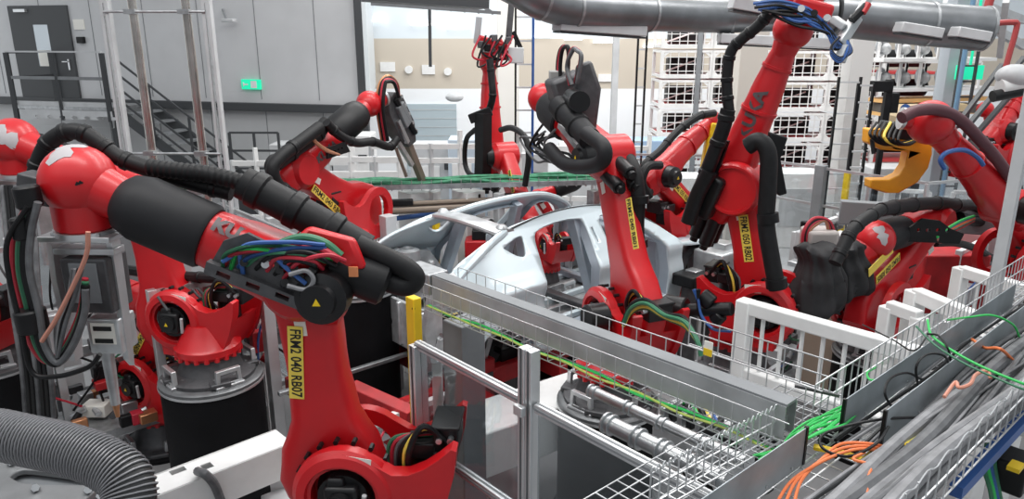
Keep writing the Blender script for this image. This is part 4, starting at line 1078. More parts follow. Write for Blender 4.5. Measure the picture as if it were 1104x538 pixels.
# ---- upright robot behind the car
r5 = Robot('upright red robot in front of the cream column, left of centre', (578, 266), (543, 168), (527, 68), 9.1, 114, 1.0, bsc=.55, fa=(530, 166), text='FRM2 030 RB03', labpx=(549, 184, 553, 207), ballr=.13, link_w=1.0, 
           ped_lab='black pedestal hidden behind the car body')
r5.flange((.0, -.3, .9), .05, .1)
t = M(); t.bar(r5.A5 + V((-.12, 0, .30)), r5.A5 + V((.24, 0, .18)), .2, .12); t.bar(r5.A5 + V((.12, 0, .3)), r5.A5 + V((.26, 0, .05)), .18, .10); t = t.build('gripper_body', RED, r5.o, bevel=.02)
M().bar(r5.A5 + V((-.16, 0, .25)), r5.A5 + V((-.12, 0, .58)), .07, .08, up=V((1, 0, 0))).build('clamp_arm', ALU, t)
M().bar(r5.A5 + V((.26, 0, .3)), r5.A5 + V((.30, 0, .75)), .1, .08, up=V((1, 0, 0))).build('clamp_arm', IRON, t)
M().bar(r5.A5 + V((.32, 0, .4)), r5.A5 + V((.44, 0, .15)), .06, .06, up=V((1, 0, 0))).build('clamp_arm', BLACK, t)
M().box(r5.A5 + V((.36, -.05, .1)), (.2, .18, .2)).build('gripper_pad', LGREY, t, bevel=.01)
for k in range(5): M().box(r5.A5 + V((-.1 + k * .09, -.14, .26 + random.uniform(-.1, .14))), (.08, .08, .09)).build('valve', BLACK if k % 2 else IRON, t, bevel=.01)
for k in range(7):
    a = random.uniform(-.3, .1)
    M().tube([r5.A5 + V((-.1 + k * .07, -.15, .35)), r5.A5 + V((-.2 + k * .06, -.25, .25 + a)), r5.A5 + V((k * .05, -.2, .05)), r5.A5 + V((.15, -.15, .2))], .014, seg=6).build('tool_cable', BLACK if k % 3 else CRED, t)
r5.hose('supply_hose', [(528, 64), (530, 85), (531, 105), (525, 125), (518, 140)], .045, off=.2, bands=3, seg=12)
r5.hose('hose_sleeve', [(521, 122), (521, 145), (521, 170), (520, 198)], .11, BLACK, off=.3, seg=4)
r5.hose('supply_hose', [(512, 140), (503, 150), (501, 172), (505, 186), (516, 192)], .035, off=.3, seg=10)
r5.hose('supply_hose', [(540, 140), (552, 138), (566, 148), (570, 170), (566, 200)], .035, off=.3, seg=10)
M().box(r5.on(518, 124, .32), (.3, .08, .12), (V((.9, 0, .35)).normalized(), V((0, 1, 0)), V((-.35, 0, .9)).normalized())).build('sensor_box', BLACK, r5.o, bevel=.01)
# ---- central robot
r6 = Robot('central red robot with yellow label FRM2 040 RB01 beside the car', (688, 336), (657, 168), (585, 106), 6.1, 112, 1.08, rc=(672, 338), fa=(648, 168), text='FRM2 040 RB01', labpx=(677.5, 215, 685.5, 267), ballr=.15, sleeve=(.52, .88, .18, SLEEVE), base=PZ(655, 428, 1.08)[:2],
           ped_r=.40, ped_lab='black drum pedestal behind the clear fence pane, centre', link_w=1.05)
c, d = r6.flange(V((.8, .2, .35)), .05, .1)
t = M().box(r6.on(613, 100, .0), (.34, .3, .34), (V((.9, .2, .3)).normalized(), V((-.2, .98, 0)).normalized(), V((-.3, 0, .95)).normalized())).build('weld_gun', IRON, r6.o, bevel=.04)
M().box(r6.on(600, 88, .05), (.14, .2, .2)).build('gun_box', mat('tool_grey', (.30, .30, .29), .5), t, bevel=.01)
M().cyl(r6.on(617, 106, .14), r6.on(625, 110, .24), .09, seg=20).build('gun_motor', MOTOR, t)
M().prism([(-.12, -.3), (.1, -.32), (.14, .1), (.05, .34), (-.08, .3)], (r6.on(630, 108, .05), V((1, 0, 0)), ZZ, V((0, -1, 0))), -.06, .06).build('gun_shell', IRON, t, bevel=.03)
for k, m_ in enumerate((BLACK, CRED, BLACK, CRED, BLACK, CGRY)):
    r6.hose('gun_loop', ([(603 + k, 96), (601 + k * 1.5, 72), (604 + k * 1.2, 54), (610 + k, 50), (613, 60), (612, 84)] if k < 3 else [(612 + k, 92), (611, 72), (614 + k * .8, 54), (620 + k * .5, 50 + k), (625 + k * .4, 62), (617 + k, 90)]), .018, m_, off=.0 + k * .04, seg=8)
r6.hose('hose_sleeve', [(602, 114), (618, 130), (636, 150)], .095, off=.24, seg=20, bands=2, m=SLEEVE)
r6.hose('supply_hose', [(632, 144), (650, 158), (649, 174), (630, 180), (608, 176), (592, 160)], .062, off=.34, seg=16, m=SLEEVE)
r6.hose('supply_hose', [(640, 150), (665, 158), (682, 180), (688, 210), (687, 250), (692, 290), (704, 320)], .06, off=-.1, seg=16)
for y_, x_ in ((215, 689), (262, 688)): M().cyl(r6.on(x_, y_ - 4, -.1), r6.on(x_, y_ + 4, -.1), .08, seg=18).build('hose_clamp', BLACK, r6.o)
for k in range(9):
    x_ = 576 + k * 3
    r6.hose('loom_cable', [(x_ + random.uniform(-4, 6), 134 + random.uniform(0, 18)), (x_ - 12 + random.uniform(-5, 9), 150 + random.uniform(-4, 10)), (x_ - 2 + random.uniform(-6, 8), 166 + random.uniform(-6, 8)), (x_ + 14, 172 + random.uniform(-6, 8)), (618, 180)], .012, BLACK if k % 3 else CGRY, off=.18 + random.uniform(0, .12), seg=6)
M().bar(r6.on(603, 135, .19), r6.on(640, 180, .19), .05, .03, up=r6.N).build('cover_rail', ALU, r6.o)
p0, p1 = r6.on(628, 322, .2), r6.on(618, 345, .2)
M().cyl(r6.A2 + r6.N * .30, r6.A2 + r6.N * .48, .12, seg=24, bev=.015).build('gear_motor', MOTOR, r6.o)
for k, (m_, dz) in enumerate(((DGRN, 0), (BLACK, 3), (CGRY, 6), (LABY, 2), (BLACK, 9), (DGRN, 5))):
    r6.hose('loom_cable', [(672, 352 - dz * .5), (680, 338 - dz), (696, 332 - dz), (716, 342 - dz * .5), (738, 352 - dz), (752, 368), (756, 384)], .016, m_, off=.25 + .02 * k, seg=7)
# ---- tall robot right of centre
r7 = Robot('tall red robot with upright KUKA arm, right of centre', (822, 338), (800, 200), (855, 32), 6.3, -36, 1.02, text='FRM2 050 RB02', labpx=(801, 233, 807.5, 281), fa=(782, 204), kuka=(.50, .15, 1), ballr=.15, base=PZ(795, 400, 1.02)[:2],
           ped_lab='black pedestal of the tall robot behind the white barrier', motor=False, link_w=1.0)
M().lathe(r7.EL + r7.N * .15, r7.N, [(0, .22), (.07, .22), (.10, .20), (.10, .18), (.075, .175)], 40).build('elbow_disc', RED, r7.o)
c, d = r7.flange(V((.35, -.1, .85)), .1, .10)
T7 = 5.35
t = M(); t.bar(P(850, 6, 5.5), P(895, 18, 5.45), .20, .16); t = t.build('gripper_body', RED, r7.o, bevel=.03)
M().box(P(862, -2, 5.5), (.30, .22, .16)).build('tool_housing', RED, t, bevel=.03)
M().cyl(P(836, 8, 5.4), P(856, 14, 5.35), .05, seg=14).build('tool_motor', MOTOR, t)
M().bar(P(905, 48, T7), P(924, 18, T7), .07, .07).build('clamp_arm', CAST, t, bevel=.01)
M().bar(P(922, 20, T7), P(938, -5, T7), .04, .05).build('clamp_arm', CAST, t, bevel=.005)
M().bar(P(898, 20, T7 + .05), P(912, 30, T7), .10, .05).build('mount_plate', LGREY, t, bevel=.008)
M().bar(P(912, 50, T7 - .05), P(905, 66, T7 - .05), .06, .06).build('clamp_arm', CAST, t)
M().cyl(P(918, 22, T7 - .05), P(934, 6, T7 - .05), .03, seg=10).build('clamp_cylinder', BLACK, t)
M().cyl(P(930, 14, T7 - .06), P(936, 4, T7 - .06), .025, seg=10).build('clamp_end', RED, t)
for k in range(16):
    m_ = (CBLU, BLACK, CBLU, BLACK)[k % 4]; j = k * 1.3; u_ = random.uniform
    M().tube([P(812 + j, 8 + u_(-6, 8), T7), P(840 + j, 4 + j + u_(-6, 6), T7 - .05), P(868 + j * .6, 10 + j + u_(-6, 6), T7 - .08), P(888 + j * .4 + u_(-3, 3), 26 + j * .6, T7 - .05), P(900 + u_(-3, 3), 42 + j * .5, T7 - .05), P(912 - j * .3, 52, T7 - .05)], .012, seg=6).build('tool_cable', m_, t)
for k in range(6): M().tube([P(905, 40, T7 - .05), P(896, 52 + k, T7 - .1), P(905, 62 + k, T7 - .1), P(918 - k, 56, T7 - .1), P(914, 44, T7 - .05)], .010, seg=6).build('tool_cable', CBLU if k % 2 else BLACK, t)
for k in range(3): M().cyl(P(862 + k * 14, 12 + k * 5, T7 - .02), P(864 + k * 14, 9 + k * 5, T7 - .1), .025, seg=10).build('cable_gland', BLACK if k % 2 else LGREY, t)
r7.hose('supply_hose', [(830, 14), (815, 30), (800, 42), (788, 56), (784, 80), (784, 100), (786, 120)], .042, off=.3, bands=6, seg=14)
r7.hose('hose_sleeve', [(785, 118), (779, 140), (766, 175), (750, 215)], .058, off=.32, bands=3, seg=16, m=BLACK)
r7.hose('hose_sleeve', [(765, 185), (752, 210), (742, 240)], .062, off=.36, seg=16, m=BLACK)
M().bar(r7.on(775, 190, .22), r7.on(756, 233, .22), .16, .16, up=r7.N).build('wrist_drive_box', MOTOR, r7.o, bevel=.03)
r7.hose('supply_hose', [(806, 158), (818, 152), (828, 165), (828, 200), (826, 240), (832, 280), (838, 312)], .066, off=.36, seg=18)
for (x_, y_) in ((828, 235), (837, 305)): M().cyl(r7.on(x_ - .5, y_ - 5, .36), r7.on(x_ + .5, y_ + 5, .36), .082, seg=18).build('hose_clamp', BLACK, r7.o)
M().bar(r7.on(780, 150, .24), r7.on(766, 192, .24), .10, .04, up=r7.N).build('cover_rail', BLACK, r7.o)
M().prism([(-.05, -.16), (.08, -.3), (.14, -.28), (.06, .0), (.1, .16), (-.04, .2)], (r7.on(832, 170, .2), V((1, 0, 0)), ZZ, V((0, -1, 0))), -.03, .03).build('hose_bracket', BLACK, r7.o, bevel=.01)
# blue hose and blacks at its foot
for k in range(4):
    r7.hose('blue_hose', [(748 + k * 2, 312), (752, 322 + k), (756, 340 + k), (768, 354), (788, 357)], .014, CBLU if k < 2 else BLACK, off=.7, seg=7)
for (x0_, y0_, x1_, y1_, r) in ((732, 335, 790, 333, .055), (716, 330, 740, 334, .10), (756, 318, 768, 328, .07), (770, 346, 778, 338, .06)):
    M().cyl(r7.on(x0_, y0_, .6), r7.on(x1_, y1_, .6), r, seg=18, bev=.012).build('valve_cylinder', MOTOR, r7.o)
# ---- robot with the yellow tool behind
r8 = Robot('red robot behind the tall one, arm raised to the right', (752, 238), (708, 188), (768, 130), 9.6, 39, 1.1, text='FRM2 050 RB04', labpx=(735, 208), ballr=.12, detail=1, base=PZ(745, 255, 1.1)[:2],
           ped_lab='black pedestal of the robot behind the tall one')
r8.hose('supply_hose', [(690, 210), (694, 180), (712, 162), (730, 142), (752, 126), (770, 122)], .045, off=.2, bands=5, seg=10)
r8.hose('supply_hose', [(712, 178), (698, 180), (692, 196), (700, 212)], .05, off=.28, seg=10)
r8.flange(V((.2, 0, -1)), .05, .09)
M().prism([(-.1, -.3), (.05, -.34), (.1, .2), (.18, .3), (.0, .32), (-.06, .1)], (P(765, 160, 9.3), V((1, 0, 0)), ZZ, V((0, -1, 0))), -.06, .06).build('tool_hook', YEL, r8.o, bevel=.02)
# ---- robot with the fabric cover on its tool
r9 = Robot('red robot with black fabric cover over its tool, at the right', (938, 326), (1003, 240), (943, 258), 6.7, 219, 1.05, text='FRM2 050 RB05', flip=True, labpx=(969.5, 277, 945.5, 302), detail=1, lab2=True, kuka=(.42, .09, -1), ballr=.17, sleeve=(.55, .98, .15),
           ped_lab='black pedestal under the robot with covered tool')
c, d = r9.flange(V((-.5, -.1, -.55)), .05, .13)
r9.hose('hose_sleeve', [(1038, 222), (1010, 219), (975, 222), (950, 226)], .06, off=.1, bands=4, seg=16, m=SLEEVE)
r9.hose('supply_hose', [(950, 226), (930, 238), (918, 250), (908, 268), (900, 284)], .05, off=.18, bands=4, seg=14)
r9.hose('supply_hose', [(1030, 221), (1050, 222), (1066, 230), (1064, 238), (1048, 238), (1034, 234)], .055, off=.1, seg=16)
for k, m_ in enumerate((CGRN, CBLU, CORG, CORG, CLGY, DGRN, CRED)):
    r9.hose('coloured_cable', [(1050, 233 + k * .8), (1036, 238 + k * 1.2), (1022, 246 + k), (1010, 256 + k * .6)], .013, m_, off=.3, seg=6)
M().prism([plate] + [circ(.018, 10, -.14 + k * .085, .035) for k in range(4)], (r9.on(1006, 252, .27), V((1, 0, 0)), ZZ, V((0, -1, 0))), -.012, .012).build('connector_plate', BLACK, r9.o)
r9.hose('supply_hose', [(1008, 262), (1030, 262), (1052, 268), (1072, 280)], .04, off=.0, seg=10)
cap(r9.A5, r9.br + .002, (-.1, -.85, .5), 28, 4).build('worn_patch', mat('worn_grey', (0, 0, 0)), r9.o)
# fabric cover: a draped, creased bag around the tool
def sack(c, w, dpt, h, seed):
    rng = random.Random(seed); ph = [rng.uniform(0, 6.28) for _ in range(8)]; rs = []; n = 72
    for i in range(31):
        t = i / 30; z = c.z + h * (.5 - t); rr = interp(t, [(0, .50), (.08, .80), (.25, .72), (.5, .92), (.85, 1.08), (.97, .95), (1, .3)])
        ring = []
        for k in range(n):
            a = 2 * math.pi * k / n
            fold = abs(math.sin(4.5 * a + ph[0] + 1.3 * math.sin(3 * t + ph[5]))) ** .6 - .6
            f_ = 1 + .16 * fold * (.3 + t) + .07 * math.sin(2 * a + ph[1] + 4 * t) + .05 * math.sin(11 * a + ph[2] - 7 * t) + .045 * math.sin(9 * t + 3 * a + ph[4])
            ring.append(V((c.x + .12 * w * math.sin(3 * t + ph[6]) + math.cos(a) * w / 2 * rr * f_, c.y + math.sin(a) * dpt / 2 * rr * f_, z + .05 * math.sin(3 * a + ph[3]) * (1 if t > .5 else .4))))
        rs.append(ring)
    return M().rings(rs)
sack(P(876, 300, 6.3), .46, .45, .62, 3).build('fabric_cover', SACK, r9.o, sharp=60)
sack(P(908, 288, 6.5), .40, .42, .50, 8).build('fabric_cover', SACK, r9.o, sharp=60)
M().box(P(882, 262, 6.35), (.26, .24, .26)).build('gun_top', mat('gun_stone', (.42, .38, .36), .6), r9.o, bevel=.03)
for k, m_ in enumerate((CRED, BLACK, CRED, mat('cable_brown', (0, 0, 0)))):
    M().tube([P(866 + k * 2, 280, 6.3), P(866 + k * 2, 252, 6.25), P(877 + k, 236 + k * 2, 6.25), P(893 - k, 238, 6.25), P(900 - k * 2, 252, 6.3)], .016, seg=7).build('gun_loop', m_, r9.o)
# ---- robot with the orange C-shaped hook
r10 = Robot('dark red robot carrying an orange hook tool at upper right', (1120, 286), (1084, 222), (1003, 132), 7.4, 201, 1.1, ballr=.19, detail=1, ped_lab='black pedestal at the right edge', kuka=None)
c, d = r10.flange(V((-.75, .1, .1)), .03, .09)
HK = [((x - 967) / 114, (178 - y) / 110) for x, y in [(928, 140), (970, 141), (996, 148), (999, 165), (997, 180), (988, 195), (970, 206), (955, 206), (938, 201), (937, 192), (957, 192), (967, 187), (972, 178), (973, 163), (944, 161), (929, 154)]]
hc = P(967, 178, 7.0)
hk = M().prism([HK], (hc, V((1, 0, 0)), ZZ, V((0, -1, 0))), -.07, .07).build('hook_tool', ORG, r10.o, bevel=.012)
M().bar(P(950, 138, 6.9), P(988, 144, 6.9), .2, .14).build('tool_mount', MOTOR, r10.o, bevel=.02)
for k in range(7): M().tube([P(945 + k * 5, 132, 6.8), P(938 + k * 5, 145 + k, 6.7), P(955 + k * 4, 156, 6.75), P(990, 150, 6.8)], .014, seg=6).build('tool_cable', LABY if k == 3 else BLACK, r10.o)
M().cyl(P(940, 150, 6.8), P(942, 166, 6.8), .02, seg=8).build('probe', MOTOR, r10.o)
r10.hose('supply_hose', [(972, 127), (990, 119), (1014, 119), (1036, 130), (1056, 150), (1072, 168), (1092, 196)], .05, mat('hose_maroon', (.10, .03, .04), .5), off=.16, seg=14)
r10.hose('blue_hose', [(1018, 182), (1014, 172), (1022, 164), (1040, 162), (1054, 170), (1060, 178)], .02, CBLU, off=.24, seg=8)
r10.hose('hose_sleeve', [(1046, 160), (1068, 180), (1092, 205)], .09, BLACK, off=-.14, bands=2, seg=14)
# ---- far robots
r11 = Robot('small dark red robot far behind at the right edge', (1052, 175), (1092, 150), (1062, 118), 12.5, 200, .9, detail=1, ballr=.13, sleeve=(.3, .6, .15, BLACK), ped_lab='pedestal of the far robot at the right edge', group='far red robots')
r12 = Robot('far red robot beside the grey white tool at the right edge', (1095, 168), (1075, 140), (1100, 105), 11.5, 30, 1.2, detail=1, ballr=.13, ped_lab='pedestal far back behind the rightmost robots', group='far red robots')
q = thing('white_tool_head', 'white and grey rounded tool head at the right edge', 'machine', P(1090, 95, 9))
M().sphere(P(1094, 82, 9), .18, (1.2, 1, .8)).build('head', LGREY, q); M().cyl(P(1078, 94, 9), P(1100, 90, 9), .10, seg=18).build('neck', WHITE, q); M().cyl(P(1070, 104, 9), P(1100, 98, 9), .07, seg=18).build('motor', MOTOR, q)
r13 = Robot('red robot beyond the car, half hidden by the central robot', (604, 250), (580, 212), (636, 190), 10.4, 20, 1.0, sc=.5, detail=1, ballr=.11, sleeve=(.3, .8, .12, BLACK), ped_lab='pedestal of the robot beyond the car', group='far red robots')
q = thing('drive_unit', 'small red drive unit with black motor seen through the hatch opening', 'machine', P(527, 262, 9.2))
M().box(P(520, 266, 9.2), (.42, .3, .22)).build('housing', RED, q, bevel=.02); M().box(P(525, 251, 9.2), (.36, .3, .14)).build('motor', MOTOR, q, bevel=.02)
M().cyl((P(524, 266, 9.2).x, P(524, 266, 9.2).y + .05, 0), P(524, 270, 9.2) + V((0, .05, 0)), .10, seg=14).build('column', IRON, q)
for k in range(4): M().tube([P(515 + k * 3, 250, 9.1), P(520 + k * 3, 240 - k, 9.1), P(533 + k, 246, 9.1), P(536, 256, 9.1)], .015, seg=6).build('cable', BLACK, q)
# ------------------------------------------------------------ middle ground
# green-cable tray on white posts behind the car
ta, tb = PZ(180, 205, 2.15), PZ(712, 192, 2.15)
tb.z = ta.z
td = (tb - ta).normalized(); tn = V((td.y, -td.x, 0))
ct = thing('cable_tray', 'long tray of green cables behind the car body', 'cable tray', ta)
for s_ in (-1, 1):
    M().bar(ta + tn * .18 * s_, tb + tn * .18 * s_, .02, .06).build('tray_rail', GALV, ct)
q = M(); n_ = int((tb - ta).length / .12)
for k in range(n_): q.bar(ta + td * (k * .12) - tn * .18 - ZZ * .04, ta + td * (k * .12) + tn * .18 - ZZ * .04, .012, .012)
for k in range(n_): q.bar(ta + td * (k * .12) + tn * .18 - ZZ * .04, ta + td * (k * .12) + tn * .18 + ZZ * .08, .01, .01); 
q.build('wire_mesh', GALV, ct)
for k in range(9):
    off = random.uniform(-.15, .15)
    pts_ = [ta.lerp(tb, j / 12) + tn * (off + random.uniform(-.03, .03)) + ZZ * (.0 + random.uniform(0, .08)) for j in range(13)]
    tag(M().tube(pts_, .018, seg=6, sub=3).build('green_cable', GREENW), 'green cable lying in the tray behind the car body', 'cable', 'green cables in the rear tray')
# white and grey posts / machine frames under that tray
def post(px, py, z, w, m, lab, name='fence_post', cat='post', base=0., d=None, grp=None):
    p = PZ(px, py, z)
    o = M().bar(V((p.x, p.y, base)), p, w, d or w, up=UA).build(name, m, bevel=.006)
    return tag(o, lab, cat, grp)
for i, (px, py, w, m, lab) in enumerate(((372, 214, .10, LGREY, 'light grey post under the green tray, left of the red elbow'), (418, 232, .14, LGREY, 'light grey post right of the red elbow under the tray'),
        (447, 206, .30, WHITE, 'wide white post under the green tray below the welding gun'), (468, 206, .12, WHITE, 'narrow white post beside the wide one below the gun'),
        (505, 205, .30, WHITE, 'wide white box post left of the upright robot'), (538, 208, .10, LGREY, 'grey post between the white box post and upright robot'), (640, 205, .12, GALV, 'grey post right of the far red robot'))):
    post(px, py, 2.05, w, m, lab)
def gate(p0, p1, h, nb, m, lab, w=.07, post_h=.0, foot=None, name='barrier_gate', grp=None, cat='barrier'):
    o = thing(name, lab, cat, (p0 + p1) / 2 - ZZ * h, grp); d = (p1 - p0).normalized(); up = ZZ
    f = M(); f.bar(p0, p1, w, w * 1.1); f.build('top_rail', m, o, bevel=.012)
    M().bar(p0 - up * h, p1 - up * h, w, w).build('bottom_rail', m, o, bevel=.012)
    for p in (p0, p1):
        b = V((p.x, p.y, foot)) if foot is not None else p - up * (h + .05)
        M().bar(b, p + up * post_h, w * 1.2, w * 1.2, up=d).build('post', m, o, bevel=.012)
    for k in range(1, nb + 1):
        p = p0.lerp(p1, k / (nb + 1)); M().cyl(p, p - up * h, w * .17, seg=8).build('bar', m, o)
    return o
g0, g1 = PZ(366, 208, 2.1), PZ(409, 217, 2.1); g1.z = g0.z
gg = gate(g0, g1, .75, 7, WHITE, 'white slotted gate above the red elbow, under the green tray', .05, foot=0)
for i, (x0, y0, x1, y1, z, m, r, lab) in enumerate(((384, 218, 552, 210, 1.95, BROWN, .035, 'brown pipe below the green tray, upper'), (400, 224, 552, 216, 1.9, BROWN, .04, 'brown pipe below the green tray, lower'),
        (404, 233, 500, 222, 1.8, CBLU, .03, 'blue pipe below the brown pipes'))):
    a_, b_ = PZ(x0, y0, z), PZ(x1, y1, z); b_.z = a_.z
    tag(M().cyl(a_ + tn * .25, b_ + tn * .25, r, seg=10).build('pipe', m), lab, 'pipe')
for i, (x, y) in enumerate(((434, 213), (505, 207), (540, 207))):
    p = PZ(x, y, 1.98) + tn * .28
    tag(M().box(p, (.26, .10, .07), (td, tn, ZZ)).build('black_bracket', BLACK, bevel=.01), 'black pipe bracket under the green tray, %s of three' % ['leftmost', 'middle', 'rightmost'][i], 'bracket')
for i, (x, y0, m, w) in enumerate(((414, 245, YEL, .05), (470, 240, YEL, .07), (423, 245, WHITE, .08), (436, 250, WHITE, .10), (478, 245, LGREY, .08), (487, 240, WHITE, .10), (524, 235, LGREY, .14), (574, 225, GALV, .10), (560, 236, MGREY, .16), (612, 222, LGREY, .10))):
    post(x, y0, 1.75, w, m, 'upright ' + ({0: 'yellow strip left of the two yellow ones', 1: 'yellow strip right of the two, under the tray', 2: 'white strip beside the left yellow strip', 3: 'white panel strip between the yellow strips', 4: 'grey strip right of the right yellow strip', 5: 'white strip seen over the hatch opening', 6: 'grey panel behind the far roof rail', 7: 'galvanised post behind the roof of the car', 8: 'mid grey box post beside the upright robot', 9: 'grey post behind the central car roof'}[i]), 'machine_upright', 'post')
# a low cabinet wall behind the tray: conveyor enclosures, white frames
MF = [(400, 158, 560, 150, 1.9, 11.5), (300, 172, 430, 168, 1.75, 11.0), (250, 176, 380, 160, 1.7, 12.0), (560, 160, 700, 156, 1.8, 13)]
for i, (x0, y0, x1, y1, zz, D_) in enumerate(MF):
    a_, b_ = P(x0, y0, D_), P(x1, y1, D_); b_.z = a_.z
    q = thing('white_machine_frame', 'white machine frame behind the green tray, ' + ['between the gun and upright robot', 'behind the red elbow', 'leftmost below the stairs', 'right of the upright robot'][i], 'machine frame', V((a_.x, a_.y, 0)))
    for dz in (0, -.22, -.9): M().bar(a_ + ZZ * dz, b_ + ZZ * dz, .06, .08).build('rail', WHITE, q)
    for k in range(6):
        p = a_.lerp(b_, k / 5); M().bar(V((p.x, p.y, 0)), p + ZZ * (.25 if k % 2 else .05), .06, .06, up=UA).build('upright', WHITE if k % 2 else LGREY, q)
for i, (x, y, Y, w, h, m, lab) in enumerate(((470, 165, 14, .9, 1.0, LGREY, 'pale grey machine cabinet before the far shutter'), (505, 160, 13.5, .7, 1.2, mat('cab_blue', (.50, .58, .66), .5), 'pale blue cabinet left of the upright robot'),
        (380, 155, 14, .8, 1.5, WHITE, 'white cabinet under the end of the grey block'), (560, 175, 13, 1.0, .9, LGREY, 'low grey cabinet behind the upright robot'), (640, 165, 15, 1.4, 1.0, WHITE, 'white cabinet in the bright bay'), (700, 160, 15, .8, .8, mat('cab_blue2', (.30, .42, .58), .5), 'small blue cabinet left of the cage racks'),
        (740, 200, 13.5, 1.6, .5, WHITE, 'low white cabinet behind the yellow tool'), (870, 195, 14, 1.5, .9, WHITE, 'white machine cabinet behind the clear fence'), (960, 190, 13.6, 1.0, .8, LGREY, 'grey cabinet behind the orange hook'), (330, 165, 14, 1.2, .9, LGREY, 'low grey cabinet before the grey wall'))):
    p = PY(x, y, Y)
    q = thing('cabinet', lab, 'cabinet', (p.x, p.y, 0)); z1 = max(.6, p.z + .2)
    M().box((p.x, p.y, z1 / 2), (w, .6, z1)).build('housing', m, q, bevel=.02)
    M().box((p.x - w * .15, p.y - .31, z1 * .55), (w * .5, .02, z1 * .5)).build('door_panel', LGREY if m is WHITE else WHITE, q)
    M().box((p.x + w * .3, p.y - .31, z1 * .8), (w * .2, .02, .14)).build('display', DGREY, q)
# safety fences with clear panes
def fence(p0, p1, z0, z1, n, m, pm, lab, w=.045, mid=None, name='safety_fence', grp=None):
    o = thing(name, lab, 'fence', V((p0.x, p0.y, 0)), grp); p0 = V((p0.x, p0.y, 0)); p1 = V((p1.x, p1.y, 0))
    for k in range(n + 1):
        p = p0.lerp(p1, k / n); M().bar(p, p + ZZ * z1, w, w, up=(p1 - p0)).build('post', m, o, bevel=.004)
    for z in [z0, z1] + (mid or []): M().bar(p0 + ZZ * z, p1 + ZZ * z, w * .8, w * .8).build('rail', m, o)
    for k in range(n):
        a_, b_ = p0.lerp(p1, k / n), p0.lerp(p1, (k + 1) / n)
        M().bar(a_ + ZZ * (z0 + z1) / 2, b_ + ZZ * (z0 + z1) / 2, .006, z1 - z0 - .04).build('clear_pane', pm, o)
    return o
fence(PY(836, 160, 11.4), PY(1004, 172, 9.6), .3, 2.05, 3, ALU, PANEF, 'clear safety fence behind the covered robot, under the cage racks', mid=[1.5])
fence(PY(1004, 172, 9.6), PY(1110, 185, 10.2), .3, 2.05, 2, ALU, PANEF, 'clear safety fence behind the orange hook, right section', mid=[1.5])
fence(PY(640, 150, 12.5), PY(835, 165, 12.2), .3, 2.0, 3, ALU, PANEF, 'clear safety fence between the central and tall robots', mid=[1.2])
fence(PY(240, 250, 8.6), PY(330, 300, 7.0), .3, 2.0, 2, ALU, PANE, 'clear fence behind the foreground robot forearm')
fence(PY(10, 250, 9.2), PY(150, 250, 9.4), .2, 2.1, 3, GALV, PANE, 'clear fence behind the left robots, below the landing')
# white angular guard frames behind on the right
for i, (x0, y0, x1, y1, z) in enumerate(((905, 196, 946, 198, 1.5), (956, 205, 1002, 207, 1.5), (1028, 207, 1046, 208, 1.5))):
    a_, b_ = PZ(x0, y0, z), PZ(x1, y1, z); b_.z = a_.z
    gate(a_, b_, .45, 2, WHITE, 'low white guard frame under the orange hook, %s of three' % ['leftmost', 'middle', 'rightmost'][i], .06, foot=0)
a_, b_ = P(905, 228, 8.2), P(1120, 258, 7.6)
tag(M().bar(a_, V((b_.x, b_.y, a_.z)), .12, .26).build('cable_trunking', mat('trunking_grey', (.20, .21, .22), .5), bevel=.01), 'grey trunking beam crossing behind the covered robot', 'trunking')
for i, (x, y, z, w, lab) in enumerate(((914, 186, 1.95, .08, 'tall yellow post left of the orange hook'), (873, 250, 1.3, .10, 'short yellow post behind the fabric cover'), (719, 210, 1.95, .075, 'yellow post at the front end of the car'))):
    post(x, y, z, w, YEL, lab, 'yellow_post')
post(886, 178, 2.1, .14, MGREY, 'mid grey square post left of the tall yellow post', 'grey_post')
tag(M().box(PZ(1015, 300, 1.2), (.75, .5, .7)).build('red_enclosure', RED2, bevel=.02), 'red machine enclosure behind the white barriers', 'machine')
tag(M().box(PZ(1040, 225, 1.9) - ZZ * .3, (.5, .4, .4)).build('red_panel', mat('faded_red', (.50, .22, .22), .5), bevel=.01), 'faded red panel behind the hose loop at the right', 'panel')
# wooden/cream box behind the white barrier, assorted machine blocks
for i, (x, y, z, sx, sy, sz, m, lab) in enumerate(((905, 368, .9, .8, .4, .9, mat('plywood', (.45, .36, .28), .6), 'plywood coloured panel behind the white barrier bars'),
        (850, 345, .8, .5, .4, .5, BLACK, 'black equipment block behind the white barrier, left'), (775, 285, 1.3, .5, .4, .4, CAST, 'grey cast fixture block in front of the tall robot foot'),
        (745, 300, 1.25, .34, .3, .14, BLACK, 'flat black box with a small clamp near the hinge pillar'), (875, 262, 1.5, .3, .3, .3, LGREY, 'grey fixture block right of the tall robot'),
        (855, 300, 1.2, .4, .3, .3, MGREY, 'dark grey fixture block between tall and covered robots'), (760, 270, 1.3, .3, .3, .5, MGREY, 'grey gun head block in front of tall robot'),
        (900, 330, .9, .5, .4, .3, BLACK, 'black block at the foot of the covered robot'))):
    q = thing('fixture_block', lab, 'machine', PZ(x, y, 0)); c = PZ(x, y, z)
    M().box(c, (sx, sy, sz), (UA, UB, ZZ)).build('body', m, q, bevel=.02)
    M().box(c + ZZ * sz * .55 + UA * .05, (sx * .4, sy * .5, sz * .25), (UA, UB, ZZ)).build('bracket', STEEL, q, bevel=.01)
    M().cyl(V((c.x, c.y, 0)), c - ZZ * sz * .5, .10, seg=14).build('stand', IRON, q)
